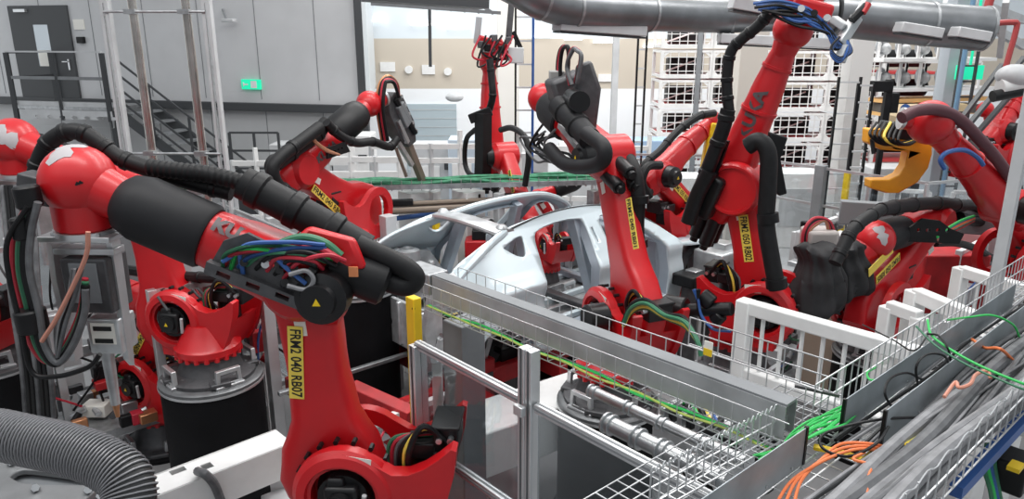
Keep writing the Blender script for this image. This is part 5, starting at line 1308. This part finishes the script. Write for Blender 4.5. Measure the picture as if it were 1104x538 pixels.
# steering-wheel like weld tip assembly left of the tall robot foot
# floor-level fixture with clamps beneath the left robots
q = thing('clamp_fixture', 'bench of copper and steel clamps on the floor between left pedestals', 'fixture', PZ(110, 470, .3))
for k in range(26):
    px, py = random.uniform(75, 170), random.uniform(418, 462)
    c = PZ(px, py, .55); m = random.choice([STEEL, COPPER, IRON, CRED, BLACK, CAST, STEEL])
    if k % 2: M().box(c, (random.uniform(.08, .22), random.uniform(.06, .12), random.uniform(.06, .14)), (UA, UB, ZZ)).build('clamp', m, q, bevel=.008)
    else: M().cyl(c, c + V((random.uniform(-.15, .15), .05, random.uniform(-.1, .12))), .03, seg=10).build('clamp_cylinder', m, q)
M().box(PZ(118, 450, .42), (1.1, .7, .08), (UA, UB, ZZ)).build('bench_plate', GALV, q)
M().box(PZ(105, 440, .55), (.22, .16, .12)).build('valve_box', STK, q, bevel=.01)
for k in range(3): M().cyl(PZ(70 + k * 40, 450, 0), PZ(70 + k * 40, 450, 0) + ZZ * .4, .05).build('bench_leg', IRON, q)
# tall grey machine column left of the foreground robot and cabling behind left robots
for i, (x, y, z, w, m, lab) in enumerate(((128, 210, 2.2, .30, MGREY, 'dark grey machine column behind the gun frame'), (285, 300, 1.9, .10, ALU, 'aluminium post behind the connector plate of foreground robot'), (60, 330, 1.2, .25, LGREY, 'pale grey machine column behind the hoses at left'), (196, 250, 2.0, .08, LGREY, 'slim pale post left of the foreground robot link'))):
    post(x, y, z, w, m, lab, 'machine_column', 'column')
q = thing('cable_harness', 'bundle of hanging black cables behind the gun frame at left', 'cables', P(10, 300, 5.8))
for k in range(7):
    x = 2 + k * 5
    M().tube([P(x, 200, 5.9), P(x + 6, 260, 5.85), P(x + 10, 320, 5.85), P(x + 22, 400, 5.9), P(x + 26, 450, 6.2)], .022, seg=7).build('cable', BLACK if k % 3 else CGRY, q)
# grey pillar with black and yellow strips behind clear fence
pc = PZ(500, 345, 2.1)
gp = thing('steel_pillar', 'grey steel box pillar behind the clear front fence', 'pillar', (pc.x, pc.y, 0))
M().bar(V((pc.x, pc.y, 0)), pc, .20, .20, up=UA).build('box_section', MGREY, gp, bevel=.008)
pb = PZ(488, 338, 2.1); M().bar(V((pb.x, pb.y, 0)) - UB * .0, pb, .07, .12, up=UA).build('black_strip', BLACK, gp)
pb = PZ(493, 337, 2.1) - UA * .02; M().bar(V((pb.x, pb.y, 1.2)), pb, .03, .03, up=UA).build('yellow_strip', YEL, gp)
# crumpled-looking cast bracket of the fixture left of pillar
q = M(); c = PZ(470, 350, 1.7)
q.prism([[(-.05, .32), (.04, .28), (.10, .0), (.14, -.25), (.05, -.36), (-.08, -.3), (-.13, -.05)], circ(.03, 10, .02, -.1)], (c, UA, ZZ, -UB), -.03, .03)
q.bar(V((c.x, c.y, 0)), c - ZZ * .3, .08, .08)
tag(q.build('cast_bracket', CAST, bevel=.015), 'shiny cast bracket between yellow post and grey pillar', 'bracket')

# racks of valves, boxes and hoses filling the cell between the robots
def equipment(px, py, z, Wd, H, seed, lab, cols=None, base=0.):
    rg = random.Random(seed); c = PZ(px, py, z); o = thing('equipment_rack', lab, 'machine', (c.x, c.y, base))
    X, Y = UA, UB
    for s_ in (-1, 1): M().bar(V((c.x, c.y, base)) + X * Wd / 2 * s_, V((c.x, c.y, z)) + X * Wd / 2 * s_, .07, .07, up=X).build('upright', rg.choice([ALU, LGREY, WHITE]), o, bevel=.004)
    for t in (.98, .62, .3): M().bar(V((c.x, c.y, z * t)) - X * Wd / 2, V((c.x, c.y, z * t)) + X * Wd / 2, .06, .05).build('cross_rail', rg.choice([ALU, GALV, WHITE]), o)
    for k in range(int(5 + Wd * 6)):
        m = rg.choice(cols or [CAST, GALV, BLACK, MGREY, LGREY, WHITE, STEEL, IRON, RED2])
        p = V((c.x, c.y, 0)) + X * rg.uniform(-Wd / 2, Wd / 2) + Y * rg.uniform(-.18, .12) + ZZ * (z - rg.uniform(0, H))
        if k % 3 == 0: M().cyl(p, p + X * rg.uniform(-.2, .2) + ZZ * rg.uniform(-.15, .15) - Y * .05, rg.uniform(.02, .05), seg=12).build('cylinder', m, o)
        else: M().box(p, (rg.uniform(.08, .26), rg.uniform(.06, .16), rg.uniform(.07, .24)), (X, Y, ZZ)).build('module', m, o, bevel=.008)
    for k in range(5):
        p = V((c.x, c.y, z)) + X * rg.uniform(-Wd / 2, Wd / 2) - Y * .15
        M().tube([p - ZZ * .02, p + X * rg.uniform(-.2, .2) - ZZ * H * .3 - Y * .08, p + X * rg.uniform(-.3, .3) - ZZ * H * .6 - Y * .05, p + X * rg.uniform(-.2, .2) - ZZ * H], .011, seg=6).build('hose', rg.choice([BLACK, BLACK, CRED, DGRN, CBLU, CGRY]), o)
    return o
for a in ((222, 300, 1.9, .9, 1.0, 1, 'rack of hoses and valve blocks left of the foreground robot link'),
          (262, 290, 1.8, .8, .9, 2, 'pale equipment rack behind the foreground robot connector plate'),
          (100, 330, 1.5, .7, .9, 3, 'equipment rack behind the gun frame at left'),
          (35, 260, 1.9, .8, 1.0, 4, 'equipment rack behind the coloured hoses at the left edge'),
          (395, 262, 1.5, 1.2, .7, 5, 'equipment rack below the white slotted gate'),
          (455, 262, 1.4, .9, .8, 6, 'equipment rack seen through the open hatch frame'),
          (560, 262, 1.5, .8, .6, 7, 'equipment rack on the far side of the car, left'),
          (640, 250, 1.5, .9, .7, 8, 'equipment rack on the far side of the car, right'),
          (725, 215, 1.6, 1.0, .7, 9, 'equipment rack behind the front end of the car'),
          (780, 262, 1.35, .9, .7, 10, 'equipment rack left of the tall robot link'),
          (872, 245, 1.5, .7, .6, 11, 'equipment rack behind the fabric covered tool'),
          (905, 232, 1.6, .9, .6, 12, 'equipment rack right of the fabric covered tool'),
          (1050, 262, 1.6, .9, .7, 13, 'equipment rack behind the white pole'),
          (1088, 235, 1.7, .9, .7, 14, 'equipment rack at the right edge under the dark robot'),
          (440, 440, .9, .8, .5, 15, 'low equipment rack left of the yellow post'),
          (330, 200, 1.9, 1.2, .7, 16, 'equipment rack behind the red elbow below the grey wall'),
          (850, 330, 1.2, .7, .6, 17, 'low equipment rack behind the white barrier bars')):
    equipment(*a)
# ------------------------------------------------------------ foreground: clear fence, trays, cables, barriers
FZ = 2.2
A0 = PZ(450, 371, FZ)
fdir = (PZ(729, 518, FZ) - A0).normalized(); fno = V((fdir.y, -fdir.x, 0))
if fno.dot(EYE - A0) < 0: fno = -fno
def FP(px, py, off=0.): return PN(px, py, A0 + fno * off, fno)
ff = thing('clear_front_fence', 'aluminium framed clear fence in front of the car, lower centre', 'fence', (A0.x, A0.y, 0))
def al_post(p, z0, z1, parent, name='post', w=.045, d=.09):
    q = M(); q.bar(V((p.x, p.y, z0)), V((p.x, p.y, z1)), w, d, up=fno)
    o = q.build(name, ALU, parent, bevel=.004)
    g = M()
    for s_ in (-1, 1): g.bar(V((p.x, p.y, z0)) + fno * (d / 2 + .001) + fdir * s_ * w * 0, V((p.x, p.y, z1)) + fno * (d / 2 + .001), w * .25, .003, up=fno)
    g.build('groove', MGREY, o)
    return o
e1 = FP(570, 432); e2 = FP(840, 580)
al_post(A0, 0, FZ, ff, w=.06)
for s_ in (-1, 1): al_post(e1 + fdir * .025 * s_, 0, FP(567, 374).z, ff, w=.046, d=.06)
al_post(V((e2.x, e2.y, 0)), 0, FZ, ff)
def al_rail(a, b, parent, h=.045):
    o = M().bar(a, b, .045, h).build('rail', ALU, parent, bevel=.004)
    M().bar(a + fno * .0235, b + fno * .0235, .003, .012).build('groove', MGREY, o)
    M().bar(a + ZZ * h * .51, b + ZZ * h * .51, .012, .003).build('groove', MGREY, o)
ZL = FP(485, 499).z; print('ZL', ZL)
for z in (FZ, ZL):
    al_rail(V((A0.x, A0.y, z)), V((e1.x, e1.y, z)) - fdir * .06, ff); al_rail(V((e1.x, e1.y, z)) + fdir * .06, V((e2.x, e2.y, z)), ff)
for a_, b_ in ((A0 + fdir * .03, e1 - fdir * .07), (e1 + fdir * .07, e2)):
    M().bar(V((a_.x, a_.y, (FZ + ZL) / 2)), V((b_.x, b_.y, (FZ + ZL) / 2)), .006, FZ - ZL - .04).build('clear_pane', PANE, ff)
    M().bar(V((a_.x, a_.y, ZL / 2 + .05)), V((b_.x, b_.y, ZL / 2 + .05)), .006, ZL - .15).build('clear_pane', PANE, ff)
M().box(e1 + fno * .06 + ZZ * (FZ - .02 - e1.z), (.06, .03, .05), (fdir, fno, ZZ)).build('fence_bracket', ALU, ff, bevel=.004)
yp = P(445.5, 320, 4.5)
yo = thing('yellow_post', 'bright yellow square post at the left end of the clear fence', 'post', (yp.x, yp.y, 0))
M().bar(V((yp.x, yp.y, 0)), yp, .085, .06, up=UA).build('post', YEL, yo, bevel=.006)
M().box(yp + V((.005, -.04, -.06)), (.02, .01, .012)).build('slot', BLACK, yo)

# long tray B (runs back to the left) : wire basket with a steel side plate
TZ = 2.45
b0, b1 = PZ(466, 298, TZ), PZ(848, 439, TZ)
bd = (b1 - b0).normalized(); bn = V((bd.y, -bd.x, 0))
if bn.dot(EYE - b0) < 0: bn = -bn
BL = (b1 - b0).length
tr = thing('wire_cable_tray', 'long wire basket tray with steel side plate crossing before the car', 'cable tray', b0 - ZZ * .2)
M().bar(b0 - ZZ * .075, b1 - ZZ * .075, .006, .15).build('side_plate', PLATE, tr)
M().bar(b0 - bn * .045 + ZZ * .004, b1 - bn * .045 + ZZ * .004, .085, .012).build('dark_cover', MGREY, tr)
M().bar(b0 - bn * .09 - ZZ * .075, b1 - bn * .09 - ZZ * .075, .006, .15).build('rear_plate', PLATE, tr)
def basket(p, d, n, L, w, h0, h1, parent, m=GALV, step=.10, wave=False, r=.0028, nl=4):
    """wire basket: floor width w from p along d; side heights h0 (at p side, along n) and h1"""
    lo = M()
    for k in range(nl): 
        t = k / (nl - 1); lo.bar(p + n * w * t, p + d * L + n * w * t, r * 2, r * 2)
    for (o_, h) in ((0, h0), (w, h1)):
        if h:
            for z in (h * .5, h):
                if wave and z == h:
                    pts_ = [p + n * o_ + d * (L * k / 160) + ZZ * (z + .012 * math.sin(k * 1.1)) for k in range(161)]; lo.tube(pts_, r * 1.1, seg=5, raw=True)
                else: lo.bar(p + n * o_ + ZZ * z, p + n * o_ + d * L + ZZ * z, r * 2, r * 2)
    lo.build('long_wires', m, parent)
    cr = M(); k = 0
    while k * step < L:
        c = p + d * k * step
        cr.bar(c, c + n * w, r * 1.8, r * 1.8)
        if h0: cr.bar(c, c + ZZ * h0, r * 1.8, r * 1.8, up=d)
        if h1: cr.bar(c + n * w, c + n * w + ZZ * h1, r * 1.8, r * 1.8, up=d)
        k += 1
    cr.build('cross_wires', m, parent)
basket(b0 + bn * .07 - ZZ * .20, bd, -bn, BL + .05, .28, .17, .215, tr, ALU, .09, r=.0022)
tag(M().tube([b0 + bd * (BL * k / 10) + bn * (.03 + .02 * math.sin(k * 2)) - ZZ * (.185 + .004 * (k % 2)) for k in range(11)], .007, seg=6).build('green_cable', CGRN), 'thin green cable under the long steel plate tray', 'cable')
tag(M().tube([b0 + bd * (BL * k / 10) + bn * (.05 - .015 * math.sin(k * 3)) - ZZ * .183 for k in range(11)], .006, seg=6).build('yellow_cable', mat('cable_lime', (.45, .55, .12), .5), ), 'thin lime cable under the long steel plate tray', 'cable')
# translucent left end box of tray
tag(M().box(b0 - bd * .16 - ZZ * .06 - bn * .06, (.30, .16, .14), (bd, bn, ZZ)).build('tray_end_box', GALV, bevel=.01), 'grey metal end box at the far left end of the steel tray', 'box')
p = b0 + bd * BL * .80 - bn * .16 + ZZ * .06
q = tag(M().box(p, (.045, .004, .07), (bd, bn, ZZ)).build('warning_tag', STK), 'small white and yellow tag on the wire tray', 'tag')
M().box(p - ZZ * .018 + bn * .003, (.045, .004, .034), (bd, bn, ZZ)).build('yellow_field', YEL, q)

# right tray A (runs away to the right) with divider plates and the cable bundles
AZ = 2.28
w0 = PZ(905, 470, AZ)
adir = (PZ(1104, 330, TZ) - PZ(955, 443, TZ)); adir.z = 0; adir.normalize(); an = V((adir.y, -adir.x, 0))
ra = thing('wire_cable_tray', 'wide wire cable tray full of grey cables in the lower right corner', 'cable tray', w0)
def lane(px, py, z): 
    p = PZ(px, py, z); return (p - w0).dot(adir), (p - w0).dot(an)
def AP(u, v, z): q_ = w0 + adir * u + an * v; return V((q_.x, q_.y, z))
uL, _ = lane(740, 560, AZ)
_, vL = lane(868, 462, TZ); _, v1 = lane(911, 431, TZ); _, v2 = lane(955, 443, TZ); _, vR = lane(985, 532, TZ); _, vF = lane(985, 395, TZ)
vF = min(vF, v1 - .10)
u1, _ = lane(911, 431, TZ); u2, _ = lane(955, 443, TZ); u0, _ = lane(868, 460, TZ)
um, _ = lane(1150, 300, TZ)
UEND = um + 1.2
print('lanes', vF, vL, v1, v2, vR, u0, u1, u2, um, uL)
basket(AP(uL - .4, vR, AZ), adir, -an, UEND - uL + .4, vR - v1 + .0, .20, 0, ra, ALU, .10, wave=True, nl=7)
basket(AP(u1 - .02, v1 - .02, AZ), adir, -an, UEND - u1, (v1 - vF), 0, .20, ra, ALU, .07, nl=4)
def divider(ua_, ub_, v, z0, z1, m, lab, cap=True):
    o = thing('divider_plate', lab, 'plate', AP(ua_, v, z0))
    M().bar(AP(ua_, v, (z0 + z1) / 2), AP(ub_, v, (z0 + z1) / 2), .004, z1 - z0).build('plate', m, o)
    if cap: M().bar(AP(ua_ if cap > 0 else ub_, v, z0), AP(ua_ if cap > 0 else ub_, v, z1 + .004), .014, .014, up=adir).build('edge_strip', BLACK, o)
    for k in range(5): M().cyl(AP(ua_ + (ub_ - ua_) * (k + .5) / 5, v, z0 + .02) + an * .0, AP(ua_ + (ub_ - ua_) * (k + .5) / 5, v, z0 + .02) + an * .006, .006, seg=8).build('rivet', STEEL, o)
divider(u1, um - .35, v1, AZ + .01, TZ, SLATE, 'grey divider plate nearest the white barriers, running away right')
divider(u2, UEND, v2, AZ + .01, TZ, SLATE, 'long grey divider plate beside the big grey cables')
divider(uL - .3, u0, vL, AZ + .01, TZ, SLATE, 'grey divider plate at the bottom edge, left of the orange cables', cap=-1)
# T junction basket where the two trays meet
jb = thing('wire_basket', 'wire basket corner where the two cable trays meet', 'cable tray', AP(u0, vL, AZ))
basket(AP(uL - .3, vL - .0, AZ), adir, -an, u0 - uL + .9, .42, 0, .0, jb, GALV, .06, nl=8, r=.0022)
M().bar(PZ(857, 416, 2.44), PZ(905, 427, 2.44), .012, .012).build('slotted_strip', IRON, jb)
basket(PZ(742, 372, 2.3), (PZ(905, 428, 2.3) - PZ(742, 372, 2.3)).normalized(), -bn, (PZ(905, 428, 2.3) - PZ(742, 372, 2.3)).length, .02, .16, 0, jb, ALU, .09, nl=2)
basket(PZ(700, 545, 2.3), (PZ(850, 462, 2.3) - PZ(700, 545, 2.3)).normalized(), an, (PZ(850, 462, 2.3) - PZ(700, 545, 2.3)).length, .04, .14, 0, jb, ALU, .05, wave=True, nl=2)
# cables in the right tray
rng = random.Random(5)
vb0, vb1 = v2 + .03, vR - .03
NB = 24
sizes = [.014, .009, .026, .012, .030, .010, .028, .012, .022, .032, .014, .024]
for k in range(NB):
    t = (k + .5) / NB; r = sizes[k % len(sizes)]; ph = rng.uniform(0, 6)
    pts_ = []
    for j in range(12):
        u = uL - .5 + (UEND - uL + .5) * j / 11
        spread = 1.0 if u > u2 else 1 + (u2 - u) * .10
        v = vb1 - (vb1 - vb0) * (1 - t) * spread + .022 * math.sin(j * 1.3 + ph)
        pts_.append(AP(u, v, AZ + .015 + r + (.035 if k % 3 == 0 else 0) + .008 * math.sin(j * .9 + ph)))
    m_ = CLGY if k % 5 == 1 else (mat('cable_sage', (.34, .37, .35), .6) if k % 7 == 3 else CGRY)
    tag(M().tube(pts_, r, seg=10, sub=5).build('power_cable', m_), 'grey cable in the bundle of the wide lower right tray', 'cable', 'grey cables in the wide tray')
for k in range(8):
    t = (k + .5) / 8; ph = rng.uniform(0, 6)
    pts_ = [AP(uL - .5 + (UEND - uL + .5) * j / 11, vb0 + (vb1 - vb0) * (.15 + .75 * t) + .05 * math.sin(j * .8 + ph), AZ + .088 + .006 * math.sin(j + ph)) for j in range(12)]
    tag(M().tube(pts_, rng.choice([.007, .012, .018]), seg=8, sub=5).build('power_cable', CGRY if k % 3 else CLGY), 'grey cable lying on top of the bundle in the wide tray', 'cable', 'grey cables on top of the bundle')
# thinner cables between the dividers
for k in range(6):
    v = v1 + (v2 - v1) * (k + .6) / 7; ph = rng.uniform(0, 6)
    pts_ = [AP(u1 - .1 + (UEND - u1) * j / 8, v + .012 * math.sin(j * 2 + ph), AZ + .02 + .01 * (k % 2)) for j in range(9)]
    tag(M().tube(pts_, .008, seg=6).build('thin_cable', (CLGY, BLACK, CGRY)[k % 3]), 'thin cable lying between the two grey divider plates', 'cable', 'thin cables between divider plates')
def cab(pts, r, m, lab, name='cable', grp=None):
    return tag(M().tube([PZ(x, y, z) for x, y, z in pts], r, seg=7, sub=7).build(name, m), lab, 'cable', grp)
for k in range(11):
    j_ = lambda: rng.uniform(-4, 4)
    cab([(812 + k * 3, 494 + k + j_(), 2.30), (838 + k, 488 - k + j_(), 2.33), (866, 478 - k * 1.8 + j_(), 2.35 + .003 * k), (890, 466 - k * 2 + j_(), 2.36), (912, 456 - k * 2 + j_(), 2.34), (932 + k * 3, 436 - k * 2, 2.31)], .0055, CGRN, 'bright green cable fanning out at the tray junction', 'green_cable', 'bright green cables at the junction')
for k in range(3):
    cab([(832 + k * 11, 552, 2.31), (852 + k * 6, 520 - k * 1, 2.32), (880 + k * 4, 501 - k * 4, 2.34), (906, 489 - k * 5, 2.36), (930 + k * 2, 484 - k * 3, 2.37), (955 + k * 5, 488 - k * 2, 2.34)], .0062, CORG, 'orange cable curving at the tray junction, lower right', 'orange_cable', 'orange cables at the junction')
cab([(935, 545, 2.36), (935, 520, 2.38), (938, 502, 2.38), (920, 495, 2.38), (932, 488, 2.36)], .006, CORG, 'single orange cable with a sharp bend near the bottom edge', 'orange_cable')
cab([(1018, 428, 2.42), (1030, 412, 2.44), (1034, 418, 2.44), (1046, 414, 2.44), (1052, 404, 2.44), (1064, 400, 2.44), (1068, 408, 2.42)], .008, mat('cable_salmon', (.62, .26, .18), .5), 'salmon coloured cable kinked on top of the grey bundle', 'orange_cable')
cab([(1000, 345, 2.5), (1005, 362, 2.5), (1030, 380, 2.5), (1060, 396, 2.5), (1104, 414, 2.5), (1150, 430, 2.45)], .006, CGRN, 'green wire crossing over the dividers, upper of two', 'green_cable')
cab([(988, 352, 2.5), (1008, 372, 2.5), (1040, 392, 2.5), (1075, 408, 2.5), (1104, 420, 2.5), (1150, 436, 2.45)], .005, DGRN, 'dark green wire crossing over the dividers, lower of two', 'green_cable')
cab([(958, 460, 2.38), (945, 478, 2.38), (915, 492, 2.36), (888, 484, 2.36), (886, 470, 2.38), (910, 460, 2.4), (950, 452, 2.4), (990, 450, 2.35)], .006, BLACK, 'black cable looping at the end of the divider plates', 'black_cable')
cab([(962, 440, 2.38), (954, 424, 2.46), (960, 408, 2.48), (978, 402, 2.46), (995, 410, 2.38)], .0055, BLACK, 'black cable loop standing between the divider plates', 'black_cable')
cab([(990, 418, 2.36), (988, 395, 2.5), (1000, 382, 2.52), (1018, 384, 2.5), (1026, 400, 2.36)], .0055, BLACK, 'black cable hoop over the divider plates', 'black_cable')
cab([(1000, 360, 2.5), (1012, 362, 2.52), (1022, 376, 2.5), (1026, 394, 2.4)], .005, BLACK, 'short black cable drooping from the green wires', 'black_cable')
cab([(930, 350, 2.3), (962, 366, 2.42), (985, 378, 2.5), (1000, 362, 2.5)], .004, BLACK, 'thin black cable running up from the white barrier', 'black_cable')
for k in range(5):
    cab([(925 + k * 4, 500 + k * 5, 2.33), (942 + k * 3, 486 + k * 2, 2.35), (965 + k * 3, 482 - k, 2.36), (985, 474 + k * 2, 2.36), (1000, 462 + k, 2.34)], .007, [mat('cable_olive', (.35, .32, .05), .55), YEL, CGRY][k % 3], 'olive and yellow wire coiled between the plates', 'coiled_cable', 'coiled wires at the plate ends')
cab([(878, 482, 2.31), (905, 488, 2.32), (930, 496, 2.33)], .014, YEL, 'thick yellow cable beside the green fan', 'yellow_cable')
cab([(945, 396, 2.32), (935, 402, 2.40), (940, 410, 2.44), (960, 404, 2.4), (972, 398, 2.32)], .005, CGRN, 'green wire loop at the wire tray edge', 'green_cable')
cab([(1048, 366, 2.34), (1062, 375, 2.4), (1078, 376, 2.46), (1092, 388, 2.36)], .008, CORG, 'orange cable lying between the far divider plates', 'orange_cable')
cab([(1022, 345, 2.4), (1045, 342, 2.5), (1070, 340, 2.52), (1092, 350, 2.46), (1100, 366, 2.36)], .0055, CGRN, 'green wire loop by the foot of white pole', 'green_cable')
# items right of the wide tray at the picture edge
sb = thing('status_box', 'white box with a black connector at the right picture edge', 'box', PZ(1100, 470, 2.0))
M().box(PZ(1098, 452, 2.1), (.16, .12, .10), (UA, UB, ZZ)).build('housing', WHITE, sb, bevel=.01)
M().box(PZ(1094, 508, 1.95), (.18, .12, .16), (UA, UB, ZZ)).build('connector', BLACK, sb, bevel=.01)
M().box(PZ(1095, 503, 2.06), (.08, .05, .02), (UA, UB, ZZ)).build('yellow_tag', YEL, sb)
tag(M().bar(PZ(1030, 530, 2.15), PZ(1110, 445, 2.15), .05, .05).build('blue_rail', CBLU), 'blue rail below the right edge of the wide tray', 'rail')
for k in range(4): tag(M().tube([PZ(1064 + k * 3, 478, 2.1), PZ(1060 + k * 4, 500, 2.0), PZ(1068 + k * 3, 530, 1.9), PZ(1072 + k * 4, 560, 1.8)], .010, seg=6).build('green_hose', (DGRN, CGRN, CBLU, DGRN)[k]), 'green or blue hose hanging below the blue rail', 'hose', 'hoses below the blue rail')

# white barriers
b0_, b1_ = PZ(804, 330, 2.0), PZ(990, 383, 2.0)
gate(b0_, b1_, .52, 7, WHITE, 'large white barred barrier in front of the tall robot', .095, post_h=.05, foot=0, grp='white barriers')
gate(PZ(958, 330, 1.95), PZ(992, 342, 1.95), .5, 0, WHITE, 'narrow white barrier frame in front of the covered robot', .085, foot=0, grp='white barriers')
gate(PZ(987, 317, 2.05), PZ(1080, 356, 2.05), .5, 3, WHITE, 'white barrier with thick posts left of the white pole', .095, post_h=.03, foot=0, grp='white barriers')
gate(PZ(1036, 292, 2.05), PZ(1122, 318, 2.05), .5, 3, WHITE, 'white barrier behind the white pole at right edge', .085, post_h=.03, foot=0, grp='white barriers')
wp = PZ(1071, 318, 2.2)
tag(M().bar(V((wp.x, wp.y, 2.0)), V((wp.x, wp.y, 5.2)), .075, .06, up=UA).build('white_pole', LGREY, bevel=.006), 'tall pale pole at the right standing by the wide tray', 'pole')
q = thing('fence_profile', 'short aluminium profile with black latch between the white barriers', 'post', PZ(1020, 400, 1.5))
pp = PZ(1020, 346, 2.05); M().bar(V((pp.x, pp.y, 1.2)), pp, .045, .045, up=UA).build('profile', ALU, q, bevel=.003)
M().bar(PZ(1001, 394, 1.95), PZ(1018, 386, 1.95), .05, .06).build('latch', BLACK, q, bevel=.008)

# steel pipes and pneumatic block behind the clear pane
def shiny(p0, p1, r, lab):
    o = thing('steel_pipe', lab, 'pipe', p0); L_ = (p1 - p0).length; d_ = (p1 - p0) / L_
    M().cyl(p0, p1, r, seg=20).build('tube', STEEL, o)
    for t in (0.02, .28, .5, .76, .97):
        c = p0 + d_ * L_ * t
        for k in (-1, 1): M().cyl(c + d_ * (.02 * k - .007), c + d_ * (.02 * k + .007), r * 1.3, seg=20, bev=.002).build('coupling', STEEL, o)
shiny(PZ(637, 421, 1.85), PZ(806, 499, 1.85), .033, 'slim steel pipe with couplings behind the clear pane, upper')
shiny(PZ(655, 456, 1.82), PZ(785, 520, 1.82), .048, 'thick steel pipe with couplings behind the clear pane, lower')
vb = thing('valve_block', 'pneumatic valve block with white arch below the steel pipes', 'machine', PZ(750, 470, 1.4))
c = PZ(752, 452, 1.75)
M().box(c - ZZ * .12, (.42, .30, .22), (bd, bn, ZZ)).build('housing', CAST, vb, bevel=.012)
for k in range(6): M().box(c + bd * (-.16 + k * .06) + ZZ * .02 + bn * .05, (.035, .16, .08), (bd, bn, ZZ)).build('valve', (GALV, BLACK)[k % 2], vb, bevel=.005)
M().tube([c + bd * .1 + bn * .12, c + bd * .2 + bn * .14 + ZZ * .05, c + bd * .32 + bn * .1 - ZZ * .02, c + bd * .34 - ZZ * .2], .022, seg=10).build('air_hose', BLACK, vb)
M().bar(c + bd * .3 - ZZ * 1.4, c + bd * .3 + ZZ * .12, .12, .10, up=bd).build('stand', LGREY, vb, bevel=.01)
for k in range(4): M().tube([c + bd * (-.1 + k * .05) + ZZ * .06, c + bd * (-.05 + k * .05) + ZZ * .14 + bn * .05, c + bd * (.08 + k * .04) + ZZ * .10 + bn * .12], .009, seg=6).build('air_line', (CGRN, BLACK, LABY, CBLU)[k], vb)
# white floor plinth seen through the pane
a_, b_ = PZ(505, 478, .75), PZ(640, 430, .75)
tag(M().bar(a_, b_, .5, .4).build('plinth', WHITE, bevel=.015), 'white plinth on the floor behind the clear fence', 'plinth')
# foreground corrugated hose, bottom left
ch = thing('corrugated_hose', 'thick grey corrugated hose looping in the lower left corner', 'hose', P(60, 470, 1.8))
hp = [P(-50, 466, 1.78), P(-10, 467, 1.78), P(30, 475, 1.76), P(75, 485, 1.74), P(112, 499, 1.72), (P(137, 520, 1.70)), P(138, 555, 1.68), P(110, 590, 1.66)]
M().tube(hp, .055, seg=32, sub=14).build('hose', mat('hose_dark', (.02, .02, .021), .5), ch)
sp_ = spline(hp, 60); hx = []; acc = 0; d_ = (sp_[1] - sp_[0]).normalized(); x_ = perp(d_)[0]
for i in range(1, len(sp_) - 1):
    d_ = (sp_[i + 1] - sp_[i - 1]).normalized(); x_ = (x_ - d_ * x_.dot(d_)).normalized(); y_ = d_.cross(x_)
    L_ = (sp_[i] - sp_[i - 1]).length; ns = max(1, int(L_ / .0084 * 22))
    for k in range(ns):
        acc += L_ / ns / .0084 * 2 * math.pi
        c_ = sp_[i - 1].lerp(sp_[i], k / ns); hx.append(c_ + (x_ * math.cos(acc) + y_ * math.sin(acc)) * .058)
M().tube(hx, .0027, seg=5, raw=True).build('spiral_rib', mat('rib_grey', (.20, .20, .21), .4, .2), ch)
# silver machine cover under it
cv = thing('machine_cover', 'grey metal machine cover under the corrugated hose', 'machine', PZ(60, 520, 1.9))
cc = PZ(20, 510, 1.95); X_ = (PZ(130, 518, 1.95) - cc).normalized(); Y_ = ZZ.cross(X_)
M().prism([[(-.7, -.75), (.42, -.75), (.45, .02), (.30, .13), (-.7, .16)], sm([(-.02, -.03), (.0, .03), (.2, .02), (.36, .0), (.36, -.05), (.1, -.07), (-.02, -.03)], 3)[:-1]], (cc, X_, Y_, ZZ), -.03, 0).build('top_plate', mat('cover_grey', (.24, .245, .25), .5, .4, .2, 5), cv, bevel=.006)
M().box(cc + X_ * -.15 - Y_ * .3 - ZZ * .45, (1.1, .9, .8), (X_, Y_, ZZ)).build('housing', MGREY, cv)
M().box(cc + X_ * .15 - ZZ * .15, (.5, .2, .1), (X_, Y_, ZZ)).build('red_insert', CRED, cv)
for (x, y) in ((12, 498), (38, 526), (95, 528), (108, 534)): M().cyl(PZ(x, y, 1.945), PZ(x, y, 1.975), .018, seg=6).build('bolt', STEEL, cv)
# white perforated beam
wb = thing('white_beam', 'white steel beam with slots beside the foreground robot', 'beam', PZ(230, 500, .95))
a_, b_ = PZ(150, 530, 1.25), PZ(306, 470, 1.25); dB = (b_ - a_).normalized(); nB = V((dB.y, -dB.x, 0))
if nB.dot(EYE - a_) < 0: nB = -nB
Lb = (b_ - a_).length
q = M(); q.prism([[(0, -.12), (Lb, -.12), (Lb, .12), (0, .12)], [(Lb * .40, -.03), (Lb * .47, -.03), (Lb * .47, .04), (Lb * .40, .04)], [(Lb * .22, -.1), (Lb * .32, -.1), (Lb * .32, -.04), (Lb * .22, -.04)]], (a_, dB, nB, ZZ), -.01, 0); q.build('top_flange', WHITE, wb)
M().bar(a_ + nB * .12 - ZZ * .12, b_ + nB * .12 - ZZ * .12, .012, .24).build('web', WHITE, wb)
M().bar(a_ - nB * .12 - ZZ * .12, b_ - nB * .12 - ZZ * .12, .012, .24).build('web', WHITE, wb)
for t in (.05, .95): M().bar(a_.lerp(b_, t) - ZZ * 1.24, a_.lerp(b_, t) - ZZ * .2, .12, .12).build('leg', WHITE, wb)
M().tube([PZ(213, 508, 1.28), PZ(222, 512, 1.32), PZ(232, 524, 1.2), PZ(240, 545, 1.0)], .028, seg=10).build('grey_cable', CGRY, wb)
tag(M().bar(PZ(296, 528, .9) - ZZ * .45, PZ(324, 560, .9) - ZZ * .45, .2, .9).build('pale_stand', LGREY, bevel=.01), 'pale grey stand panel left of the foreground robot base', 'stand')
